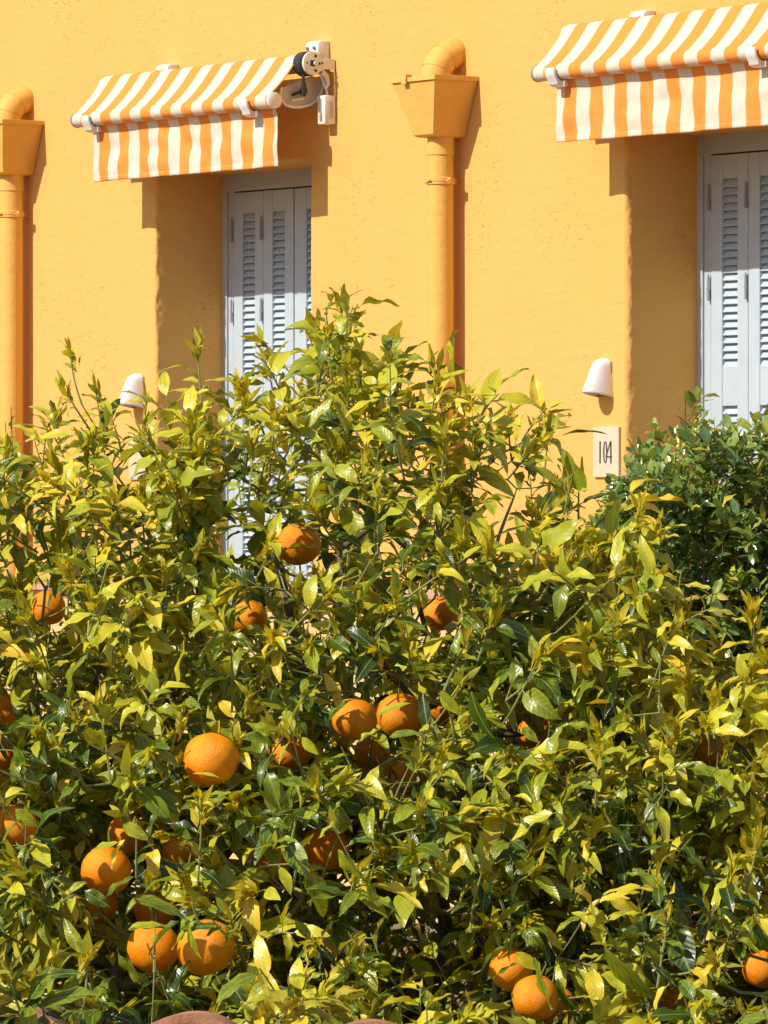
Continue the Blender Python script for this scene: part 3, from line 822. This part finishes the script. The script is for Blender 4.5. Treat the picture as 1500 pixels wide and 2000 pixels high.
LIT = {(93,1187), (487,1207), (862,1198), (412,1482), (692,1405), (782,1398), (862,1382), (565,1468), (1047,1432), (1046,1948)}
def orange_block(P, ax):
    """does a leaf with base P and vector ax hide (or poke into) a fruit?"""
    for tt in (0.2, .5, .8, 1.0):
        q = P + ax*tt; x, y, Z = nproj(q)
        if 1140 < x < 1222 and 825 < y < 925: return True
        for (ox, oy, orr, oz, clear, c, r) in OR:
            c_ = np.array(c); dd = q - c_
            if dd @ dd < (r*1.02)**2: return True
            if Z < oz and (x-ox)**2+(y-oy)**2 < (orr*(1.0 if clear > .9 else .85))**2 and random.random() < 1-(1-clear)*(.22 if clear >= .8 else .34): return True
            if (ox, oy) in LIT and Z > 0:
                al = dd @ SUNV
                if al > 0 and al < .9:
                    pr = dd - SUNV*al
                    if pr @ pr < (r*.75)**2 and random.random() < .85: return True
    return False

class Plant:
    def __init__(s, name, foot, label, cat, VAR, m_leaf, m_twig, m_bark, group=None):
        s.e = empty(name, foot, label, cat, group); s.T = np.array(foot); s.nodes = []; s.par = []; s.cnt = []; s.base_r = []
        s.leaves = []; s.buds = []; s.VAR = VAR; s.ml = m_leaf; s.mt = m_twig; s.mb = m_bark; s.stems = MB()
    def node(s, p, parent, r=0):
        s.nodes.append(np.array(p, dtype=float)); s.par.append(parent); s.cnt.append(0); s.base_r.append(r); return len(s.nodes)-1
    def limb(s, pts, r0, r1, parent=-1):
        pts = [np.array(p, dtype=float) for p in pts]; last = parent; tot = len(pts)-1; N = tot*7
        for i in range(N+1):
            t = i/N*tot; k = min(int(t), tot-1); f = t-k; p0 = pts[max(k-1, 0)]; p1 = pts[k]; p2 = pts[k+1]; p3 = pts[min(k+2, tot)]
            p = .5*((2*p1)+(-p0+p2)*f+(2*p0-5*p1+4*p2-p3)*f*f+(-p0+3*p1-3*p2+p3)*f**3)
            p = p + np.array(noise.noise_vector(Vector(p*5)))*.008
            if i == 0 and parent >= 0: continue
            last = s.node(p, last, r0+(r1-r0)*i/N)
        return last
    def connect(s, bases, jit=.02):
        root = s.nodes[0]; order = np.argsort([np.linalg.norm(b-root) for b in bases]); ids = [0]*len(bases)
        arr = np.array(s.nodes)
        for k in order:
            b = bases[k]; d = np.linalg.norm(arr-b, axis=1)
            pen = d + .25*np.maximum(0, arr[:, 2]-b[2])*2
            j = int(np.argmin(pen)); p = s.nodes[j]; n = max(1, int(np.linalg.norm(b-p)/.035)); last = j; L = np.linalg.norm(b-p)
            for i in range(1, n+1):
                t = i/n; q = p+(b-p)*t
                if i < n: q = q + rng.normal(0, .1, 3)*L*.35*math.sin(PI*t) + np.array([0, 0, -.10*L*math.sin(PI*t)])
                last = s.node(q, last)
            ids[k] = last; arr = np.array(s.nodes)
            j = last
            while j >= 0: s.cnt[j] += 1; j = s.par[j]
        return ids
    def finish(s, rt=.0011, nleaf=300, bark_min=.0042):
        T = s.T
        thin = MB(); thick = MB()
        def rad(i): return max(s.base_r[i], rt*max(1, s.cnt[i])**.48)
        kids = {}
        for i, p in enumerate(s.par):
            if p < 0: continue
            r0, r1 = rad(p), rad(i)
            if r0 > r1*1.5: r0 = r1*1.2
            mb = thick if r1 > bark_min else thin
            a = Vector(s.nodes[p]-T); b = Vector(s.nodes[i]-T); 
            if (b-a).length < 1e-5: continue
            mb.tube([a, b+(b-a)*.04], [r0, r1], 8 if r1 > bark_min else 5, False)
        if thick.v: thick.obj('trunk', s.mb, s.e, smooth=True, fixn=False)
        if thin.v: thin.obj('twigs', s.mt, s.e, smooth=True, fixn=False)['kind'] = 'stuff'
        if s.stems.v: s.stems.obj('shoots', s.mt, s.e, smooth=True, fixn=False)['kind'] = 'stuff'
def zbuf_pick(plants, Wd=375, Hd=500):
    """rough depth buffer: how many cells every leaf shows in"""
    P = []; ids = []
    allv = []
    for pi, pl in enumerate(plants):
        for li, (vi, mtx, col) in enumerate(pl.leaves):
            V = pl.VAR[vi][0]; w = V @ mtx[:3, :3].T + mtx[:3, 3]; c = w.reshape(-1, 3)
            m2 = (c[:-1]+c[1:])*.5
            pp = np.concatenate([c, m2]); P.append(pp); ids.append(np.full(len(pp), len(allv))); allv.append((pi, li))
    P = np.concatenate(P); ids = np.concatenate(ids); x, y, Z = nproj(P)
    xi = (x/1500*Wd).astype(int); yi = (y/2000*Hd).astype(int); ok = (xi >= 0) & (xi < Wd) & (yi >= 0) & (yi < Hd)
    xi, yi, Z, ids = xi[ok], yi[ok], Z[ok], ids[ok]; o = np.argsort(-Z); buf = np.full((Hd, Wd), -1); buf[yi[o], xi[o]] = ids[o]
    cnt = np.bincount(buf[buf >= 0].ravel(), minlength=len(allv))
    res = [dict() for _ in plants]
    for k, (pi, li) in enumerate(allv): res[pi][li] = cnt[k]
    return res

def add_shoot(pl, base, d, L, nl, leaf_len, p_mu, bud=.35, droop=.25, sparse=1.0, yellow=.1, tiny=False, budmin=0, stem_r=.0019):
    d = d/np.linalg.norm(d); side = np.cross(d, rng.normal(0, 1, 3)); side /= np.linalg.norm(side)
    pts = []; bend = rng.normal(0, .12)
    for i in range(6):
        t = i/5; pts.append(base + d*L*t + side*bend*L*t*t + np.array([0, 0, -.05*L*t*t]))
    pts = np.array(pts)
    sx, sy, sz = nproj(pts)
    for (ox, oy, orr, oz, clear, c, rr_) in OR:
        if clear >= .8 and np.any(((sx-ox)**2+(sy-oy)**2 < (orr*.95)**2) & (sz < oz)): return
    pl.stems.tube([Vector(p-pl.T) for p in pts], [stem_r*(1.15-.6*i/5) for i in range(6)], 5, False)
    ph = random.uniform(0, 6.28); px_ = np.cross(d, [0.3, .2, 1.0]); px_ /= np.linalg.norm(px_); py_ = np.cross(d, px_)
    pm = p_mu + rng.normal(0, .15); ycl = max(0.1, 1+2.6*noise.noise(Vector(base*3.2))); pm += .16*noise.noise(Vector(base*2.1+np.array([7., 1, 3])))
    for i in range(nl):
        if random.random() > sparse: continue
        t = .12 + .88*(i+.5)/nl; q = t*5; k = min(4, int(q)); p = pts[k]+(pts[k+1]-pts[k])*(q-k)
        ph += 2.4 + random.uniform(-.3, .3); rad = px_*math.cos(ph)+py_*math.sin(ph)
        th = R(random.uniform(42, 78)) * (1-.35*t)
        ax = d*math.cos(th)+rad*math.sin(th); ax[2] -= droop*random.uniform(.3, 1.6); ax /= np.linalg.norm(ax)
        nrm = d*.55 + np.array([0, 0, .7]) + SUNV*.8 + rng.normal(0, .42, 3)
        LL = leaf_len*random.choice((random.uniform(.40, .8), random.uniform(.75, 1.22)))*(1-.15*t)
        if orange_block(p, ax*LL): continue
        pet = .012*LL/.09
        pe = p + ax*pet
        yl = random.random() < yellow*ycl
        pv = min(1, max(0.02, (random.uniform(.72, 1.0) if yl else pm + rng.normal(0, .12) + .10*t)))
        col = (pv, min(1, max(.05, rng.normal(.45, .25))), random.random())
        pl.leaves.append((random.randrange(len(pl.VAR)), frame(pe, ax, nrm, LL, random.uniform(.58, 1.06)), col))
        if not tiny: pl.stems.tube([Vector(p-pl.T), Vector(pe-pl.T)], [.0011, .0010], 4, False)
    if random.random() < bud or budmin:
        tip = pts[-1]; nb = random.randint(9, 20) if not budmin else budmin
        for i in range(nb):
            a = d + rng.normal(0, .32, 3); a /= np.linalg.norm(a); o = tip - d*random.uniform(0, .045) + rng.normal(0, .003, 3)
            if orange_block(o, a*.03): continue
            pl.buds.append((random.randrange(5), frame(o, a, rng.normal(0, 1, 3)+np.array([0, 0, 1.]), random.uniform(.016, .046), random.uniform(.8, 1.4)), (min(1, max(0, rng.normal(.45, .25))), .4, random.random())))

# ============================================================ ORANGE TREES
TOP = [(-420, 1500), (-300, 1150), (-150, 960), (0, 880), (60, 850), (130, 815), (190, 850), (260, 860), (330, 820), (400, 800), (450, 815), (520, 740), (560, 665), (650, 625), (700, 665), (760, 735), (850, 765), (930, 795), (1000, 805), (1060, 800), (1095, 850), (1130, 940), (1190, 985), (1240, 1010), (1290, 1130), (1330, 1200), (1400, 1245), (1500, 1265), (1650, 1330), (1850, 1450), (2000, 1700)]
def front_depth(py): return 8.25 + (2000-py)/1400*1.15
GAPS = [(945, 1080, 100, 90, .10), (1020, 1000, 95, 65, .10), (750, 1110, 70, 50, .15), (790, 1060, 50, 40, .3), (485, 1080, 80, 80, .12), (600, 1190, 60, 45, .15), (1065, 905, 70, 65, .15), (285, 890, 70, 80, .10), (220, 960, 60, 50, .3), (770, 1235, 70, 55, .2), (560, 900, 70, 60, .4), (890, 870, 50, 50, .6), (700, 960, 70, 50, .4), (330, 1230, 60, 60, .4), (150, 1050, 70, 60, .5), (870, 1140, 60, 40, .2),
        (800, 1890, 180, 85, .22), (350, 1935, 140, 50, .15), (1170, 1930, 70, 90, .25), (1345, 1880, 60, 70, .3), (870, 1800, 60, 70, .3)]
def dens(px, py):
    d = 1.0
    for gx, gy, rx, ry, k in GAPS:
        q = ((px-gx)/rx)**2+((py-gy)/ry)**2
        if q < 1: d *= k + (1-k)*q*q
    t = interp(TOP, px); e = (py-t)
    d *= min(1, .26 + e/560)
    if py > 1650: d *= .80
    return d
main = Plant('orange_tree', tuple(pt(600, HOR+EYE/9.3*FPX, 9.3)), 'orange tree filling the lower left and middle, its crown reaching over the left doorway', 'orange tree', CIT, M['leaf'], M['twig'], M['bark'])
side_ = Plant('orange_tree', tuple(pt(1330, HOR+EYE/9.2*FPX, 9.2)), 'lower orange tree at the right, in front of the small leaved shrub', 'orange tree', CIT, M['leaf'], M['twig'], M['bark'])
def A3(px, py, Z): return np.array(pt(px, py, Z))
g = 2790
j0 = main.limb([main.T, A3(590, 2500, 9.3), A3(560, 2230, 9.25)], .055, .042)
for L_ in ([(450, 2080, 9.1), (300, 1950, 8.95), (120, 1820, 9.1), (60, 1500, 9.3), (90, 1150, 9.6)],
           [(520, 2000, 9.3), (430, 1700, 9.4), (330, 1350, 9.5), (380, 1000, 9.7)],
           [(620, 1990, 9.4), (640, 1650, 9.5), (600, 1350, 9.6), (540, 1050, 9.8), (600, 850, 9.9)],
           [(680, 2040, 9.0), (820, 1930, 8.9), (870, 1800, 9.1), (790, 1500, 9.4), (760, 1200, 9.6), (690, 900, 9.8)],
           [(700, 2050, 9.2), (900, 1880, 9.2), (1000, 1700, 9.3), (1010, 1400, 9.5), (960, 1150, 9.7), (1010, 950, 9.9)],
           [(330, 2070, 8.8), (210, 1940, 8.8), (460, 1925, 8.75)]):
    main.limb([main.nodes[j0]]+[A3(*q) for q in L_], .022, .0015, j0)
j1 = side_.limb([side_.T, A3(1320, 2500, 9.2), A3(1270, 2200, 9.1)], .05, .04)
for L_ in ([(1200, 2050, 9.0), (1165, 1900, 8.95), (1130, 1650, 9.1), (1160, 1350, 9.4), (1180, 1100, 9.6)],
           [(1340, 2000, 9.1), (1345, 1860, 9.0), (1330, 1650, 9.2), (1300, 1400, 9.4)],
           [(1420, 2060, 9.1), (1480, 1900, 9.0), (1520, 1650, 9.2), (1480, 1400, 9.5)],
           [(1500, 2150, 9.2), (1650, 1950, 9.3), (1750, 1700, 9.4)]):
    side_.limb([side_.nodes[j1]]+[A3(*q) for q in L_], .024, .0015, j1)

shoots = {0: [], 1: []}
def put(px, py, Z, **k):
    w = 1 if (px > 1150 + 40*random.uniform(-1, 1) and py > 1000) else 0
    shoots[w].append((A3(px, py, Z), px, py, Z, k))
n_try = 0
while sum(len(v) for v in shoots.values()) < 3500:
    px = random.uniform(-420, 2000); py = random.uniform(620, 2420)
    t = interp(TOP, px)
    if py < t + 80: continue
    if random.random() > dens(px, py): continue
    fd = front_depth(py); th = min(1.5, .25 + (py-t)/420)
    u = random.random()
    Z = fd + th*(u**1.25)
    if py > 1850 and random.random() < .35 and u < .3: continue
    bad = False
    for (ox, oy, orr, oz, cl, c, r) in OR:
        if (px-ox)**2+(py-oy)**2 < (orr*1.05)**2 and Z < oz+.02 and random.random() < cl: bad = True
    if bad: continue
    put(px, py, Z)
# hand placed leading shoots along the top of the crown: base, tip, leaves, buds
LEAD = [((690, 700), (662, 575), 8, 14, .078), ((640, 760), (600, 640), 8, 6, .080), ((395, 800), (382, 650), 2, 16, .05), ((385, 850), (400, 745), 7, 0, .085),
        ((160, 790), (122, 690), 1, 14, .03), ((190, 860), (110, 745), 3, 12, .05), ((330, 860), (330, 770), 5, 0, .085), ((210, 850), (170, 770), 4, 9, .06), ((560, 720), (505, 655), 2, 10, .045),
        ((560, 790), (520, 700), 6, 3, .085), ((770, 790), (765, 690), 8, 10, .085), ((860, 790), (840, 700), 5, 8, .09), ((930, 830), (960, 760), 5, 0, .09),
        ((1020, 860), (1060, 790), 6, 6, .085), ((1060, 950), (1080, 820), 3, 12, .07), ((1000, 900), (985, 800), 4, 8, .08), ((1130, 1020), (1130, 920), 6, 3, .085), ((1160, 1030), (1230, 965), 6, 4, .10),
        ((280, 860), (285, 780), 3, 8, .06), ((20, 920), (-10, 850), 6, 0, .09), ((90, 900), (120, 800), 6, 5, .085), ((700, 800), (750, 690), 5, 8, .08), ((620, 830), (560, 790), 6, 5, .09), ((25, 900), (20, 790), 1, 0, .05),
        ((450, 860), (470, 740), 6, 4, .09), ((820, 860), (900, 770), 7, 6, .1), ((240, 900), (225, 800), 6, 4, .08)]
LB = []
for (b_, t_, nl, nb, ll) in LEAD:
    Z = 9.35+random.uniform(0, .35); shoots[0].append((A3(b_[0], b_[1], Z), b_[0], b_[1], Z, dict(tip=A3(t_[0], t_[1], Z+random.uniform(-.05, .05)), nl=nl, nb=nb, ll=ll)))
for q in range(15): put(random.uniform(-60, 260), random.uniform(1960, 2080), random.uniform(7.85, 8.2))
for q in range(9): put(random.uniform(-60, 110), random.uniform(2000, 2070), random.uniform(7.35, 7.5))
for q in range(10): put(random.uniform(480, 620), random.uniform(1980, 2080), random.uniform(7.85, 8.2))
for q in range(12): put(random.uniform(980, 1560), random.uniform(2000, 2100), random.uniform(7.85, 8.2))
for q in range(330): put(random.uniform(-150, 1650), random.uniform(1560, 2180), random.uniform(9.9, 10.9))
for w, pl in ((0, main), (1, side_)):
    bases = [s_[0] for s_ in shoots[w]]
    pl.connect(bases)
    for (b_, px, py, Z, k) in shoots[w]:
        if 'tip' in k:
            d = k['tip']-b_; add_shoot(pl, b_, d, np.linalg.norm(d), k['nl'], k['ll'], .42, 0, .15, 1, .12, budmin=k['nb'], stem_r=.0019); continue
        t = interp(TOP, px); high = max(0, 1-(py-t)/500)
        cx = 600 if w == 0 else 1350
        out = nR*((px-cx)/900)*.8 - nF*.45*(1 if Z < front_depth(py)+.5 else -.4)
        d = out + np.array([0, 0, .55+.75*high]) + rng.normal(0, .42, 3)
        right = max(0, min(1, (px-900)/500)) * (1 if py > 1250 else .4)
        add_shoot(pl, b_, d, random.uniform(.07, .15), random.randint(6, 10), (.073 if high > .3 else .076)*random.uniform(.72, 1.22), .29+.13*high+.03*right-.06*max(0, min(1, (py-1450)/250)), .72, .30+.35*right, .92, .05+.04*right)
# single leaves that stand out
FLAT = sorted(range(len(CIT)), key=lambda k: -CIT[k][0][:, 2].min())[:9]
def solo(pl, a, b, Z, col, w=1.0, nrm=None, vi=0, Z2=None):
    vi = FLAT[vi % 9]
    P = A3(a[0], a[1], Z); Q = A3(b[0], b[1], Z2 if Z2 else Z-.01); ax = Q-P
    pl.leaves.append((vi, frame(P, ax, np.array(nrm if nrm is not None else [-.1, -.5, .9]), np.linalg.norm(ax), w), col))
solo(main, (1098, 850), (1184, 828), 9.5, (.34, .3, .2), .55, vi=3, nrm=(-.2, .1, 1))
solo(main, (1225, 985), (1335, 965), 9.3, (.95, .25, .2), .8, vi=2)
solo(main, (1145, 960), (1090, 880), 9.3, (.38, .25, .3), 1.1, vi=5, nrm=(.2, -1, .4))
solo(main, (965, 765), (1020, 705), 9.6, (.45, .3, .3), .6, vi=7)
solo(main, (635, 650), (558, 628), 9.6, (.30, .3, .3), 1.0, vi=4)
solo(main, (1035, 1480), (1142, 1432), 8.6, (.62, .35, .3), 1.0, vi=6, nrm=(-.3, -1, .6))
solo(main, (920, 1350), (940, 1452), 8.6, (.12, .3, .3), 1.0, vi=8, nrm=(-.2, -1, .3))
solo(main, (345, 1350), (350, 1245), 8.8, (.62, .5, .3), 1.0, vi=9, nrm=(-.4, -1, .4))
solo(main, (370, 1805), (385, 1875), 8.2, (.42, .6, .3), 1.1, vi=10, nrm=(-.4, -1, .5))
solo(main, (555, 1073), (630, 1065), 9.3, (.60, .5, .3), .9, vi=11, nrm=(-.1, -.3, 1))
solo(main, (1180, 1850), (1275, 1980), 8.3, (.35, .5, .3), 1.0, vi=12, nrm=(-.4, -1, .3))

solo(main, (205, 1755), (255, 1700), 8.35, (.22, .4, .5), 1.05, vi=13, nrm=(-.4, -1, .6))
solo(main, (245, 1640), (205, 1690), 8.3, (.80, .4, .3), .9, vi=14, nrm=(-.4, -1, .6))
solo(main, (350, 1800), (275, 1850), 8.2, (.24, .5, .5), 1.0, vi=15, nrm=(-.4, -1, .8))
solo(main, (292, 1920), (215, 1870), 8.15, (.36, .5, .5), 1.5, vi=16, nrm=(-.4, -1, .4))
solo(main, (265, 1755), (375, 1775), 8.25, (.28, .5, .5), .8, vi=17, nrm=(-.3, -1, .8))
solo(side_, (1045, 1870), (1068, 1975), 8.0, (.30, .5, .5), .9, vi=18, nrm=(-.4, -1, .2))
solo(main, (735, 1400), (800, 1365), 8.7, (.45, .5, .5), 1.1, vi=19, nrm=(-.3, -1, 1))
solo(main, (640, 1410), (680, 1362), 8.7, (.20, .3, .5), 1.2, vi=20, nrm=(-.3, -1, .6))
solo(main, (430, 1520), (380, 1500), 8.45, (.9, .8, .9), .5, vi=21, nrm=(-.3, -1, .6))
solo(main, (480, 1222), (530, 1250), 9.3, (.5, .5, .5), 1.1, vi=22, nrm=(-.3, -1, 1))
for pa_, pb_, c_ in (((330, 1815), (255, 1800), .25), ((250, 1815), (320, 1790), .5), ((440, 1850), (470, 1790), .3), ((350, 1815), (425, 1800), .2), ((380, 1800), (330, 1850), .45), ((455, 1835), (405, 1795), .35), ((990, 1850), (930, 1880), .2), ((1090, 1910), (1120, 1990), .2), ((1010, 1860), (1050, 1900), .55), ((1030, 1990), (990, 1940), .3), ((180, 1660), (230, 1640), .5), ((165, 1740), (215, 1770), .2), ((30, 1580), (70, 1620), .4), ((860, 1350), (900, 1400), .4), ((700, 1450), (740, 1420), .45), ((760, 1440), (820, 1420), .3), ((565, 1450), (540, 1490), .4), ((590, 1440), (620, 1475), .5), ((1020, 1420), (1050, 1450), .3), ((620, 1640), (650, 1600), .5), ((660, 1660), (700, 1720), .35), ((40, 1600), (0, 1640), .3), ((240, 1610), (290, 1640), .5), ((1010, 1880), (960, 1905), .25), ((400, 1830), (440, 1800), .3)):
    solo(main, pa_, pb_, 8.3, (c_, .5, random.random()), 1.1, vi=random.randrange(20), nrm=(-.4, -1, .7))

# ============================================================ SMALL-LEAVED SHRUB
STOP = [(1150, 1250), (1200, 1000), (1225, 935), (1250, 905), (1300, 885), (1340, 870), (1380, 850), (1430, 860), (1480, 840), (1540, 830), (1640, 840), (1760, 900), (1850, 1100)]
SZ = 15.0
shr = Plant('shrub', tuple(A3(1500, HOR+EYE/SZ*FPX, SZ)), 'dark green shrub with small glossy leaves growing before the right doorway', 'shrub', SHR, M['shrub_leaf'], M['shrub_twig'], M['shrub_twig'])
jr = shr.limb([shr.T, A3(1490, 1900, SZ)], .03, .024)
for L_ in ([(1420, 1600, SZ), (1330, 1250, SZ), (1290, 1000, SZ)], [(1480, 1600, SZ+.1), (1440, 1200, SZ+.1), (1420, 950, SZ)], [(1540, 1500, SZ), (1560, 1100, SZ)], [(1620, 1600, SZ), (1700, 1200, SZ)], [(1380, 1700, SZ), (1250, 1400, SZ), (1230, 1150, SZ)]):
    shr.limb([shr.nodes[jr]]+[A3(*q) for q in L_], .010, .001, jr)
sb = []
while len(sb) < 2500:
    px = random.uniform(1170, 1840); py = random.uniform(830, 1750); t = interp(STOP, px)+6
    if py < t+18: continue
    if py > 1400 and random.random() < .4: continue
    if random.random() > min(1, .6+(py-t)/200): continue
    if ((px-1440)/45)**2+((py-960)/30)**2 < 1 and random.random() < .6: continue
    sb.append((A3(px, py, SZ-.35+.75*random.random()**1.2), px, py))
for (px, py) in ((1245, 880), (1262, 875), (1300, 850), (1345, 800), (1465, 830), (1420, 850), (1385, 845)): sb.append((A3(px, py+25, SZ), px, py))
shr.connect([b_[0] for b_ in sb])
for b_, px, py in sb:
    d = np.array([0, 0, .8]) - nF*.4 + nR*((px-1500)/500) + rng.normal(0, .4, 3)
    add_shoot(shr, b_, d, random.uniform(.05, .10), random.randint(9, 13), .052, .42, 0, .1, 1, .045, tiny=True, stem_r=.0013)
shr.stems.tube([Vector(A3(1340, 880, SZ-.1)-shr.T), Vector(A3(1338, 780, SZ-.1)-shr.T)], [.0022, .0014], 5)

for pl in (main, side_, shr): pl.finish(*( (.0011,) if pl is not shr else (.0008,) ))
vis = zbuf_pick([main, side_, shr])
for pl, vs_ in zip((main, side_, shr), vis):
    order = sorted(range(len(pl.leaves)), key=lambda i: -vs_[i]); top = set(order[:300]); Ti = Matrix.Translation(-Vector(pl.T))
    for i in order[:300]:
        vi, mtx, col = pl.leaves[i]
        o = bpy.data.objects.new('leaf', pl.VAR[vi][3]); COL.objects.link(o); o.parent = pl.e
        o.matrix_basis = Ti @ Matrix(mtx.tolist()); o.color = (*col, 1)
    stuff_mesh('foliage', [l for i, l in enumerate(pl.leaves) if i not in top], pl.VAR, pl.ml, pl.e, pl.T)
    stuff_mesh('young_growth', pl.buds, BUD, M['bud'], pl.e, pl.T)
print('leaves', [len(p.leaves) for p in (main, side_, shr)], 'buds', len(main.buds))

# ============================================================ GARDEN WALL with barrel tiles in front
GZ = 7.75
gp = pt(370, 2100, GZ); zt_ = pt(370, 1975, GZ).z
gw = empty('garden_wall', (gp.x, gp.y, 0), 'garden wall capped with curved terracotta tiles under the orange tree', 'wall')
gw.rotation_euler = (0, 0, ALPHA)
b = MB(); b.box((-3.2, .02, 0), (3.6, .24, zt_-.10)); b.obj('wall', M['cream'], gw)
def tile_mesh():
    n = 16; L = .34; vs = []; fs = []
    for yy, ro in ((-.03, .108), (L, .098)):
        for rr_ in (ro, ro-.013):
            for i in range(n+1):
                a = PI*(.10+.80*i/n); vs.append((rr_*math.cos(a), yy, rr_*math.sin(a)))
    m_ = n+1
    for i in range(n):
        fs += [(i, i+1, 2*m_+i+1, 2*m_+i), (m_+i, 3*m_+i, 3*m_+i+1, m_+i+1), (i, m_+i, m_+i+1, i+1), (2*m_+i, 2*m_+i+1, 3*m_+i+1, 3*m_+i)]
    fs += [(0, 2*m_, 3*m_, m_), (n, m_+n, 3*m_+n, 2*m_+n)]
    q = MB(); q.add(vs, fs); return q.mesh('tile', M['terracotta'], smooth=True)
tm = tile_mesh()
for k in range(-12, 14):
    o = link('tile', tm, None, gw); o.location = (k*.249, -.02, zt_-.109 - k*.0106 + random.uniform(-.002, .002)); o.rotation_euler = (R(-3), 0, R(random.uniform(-1.5, 1.5)))
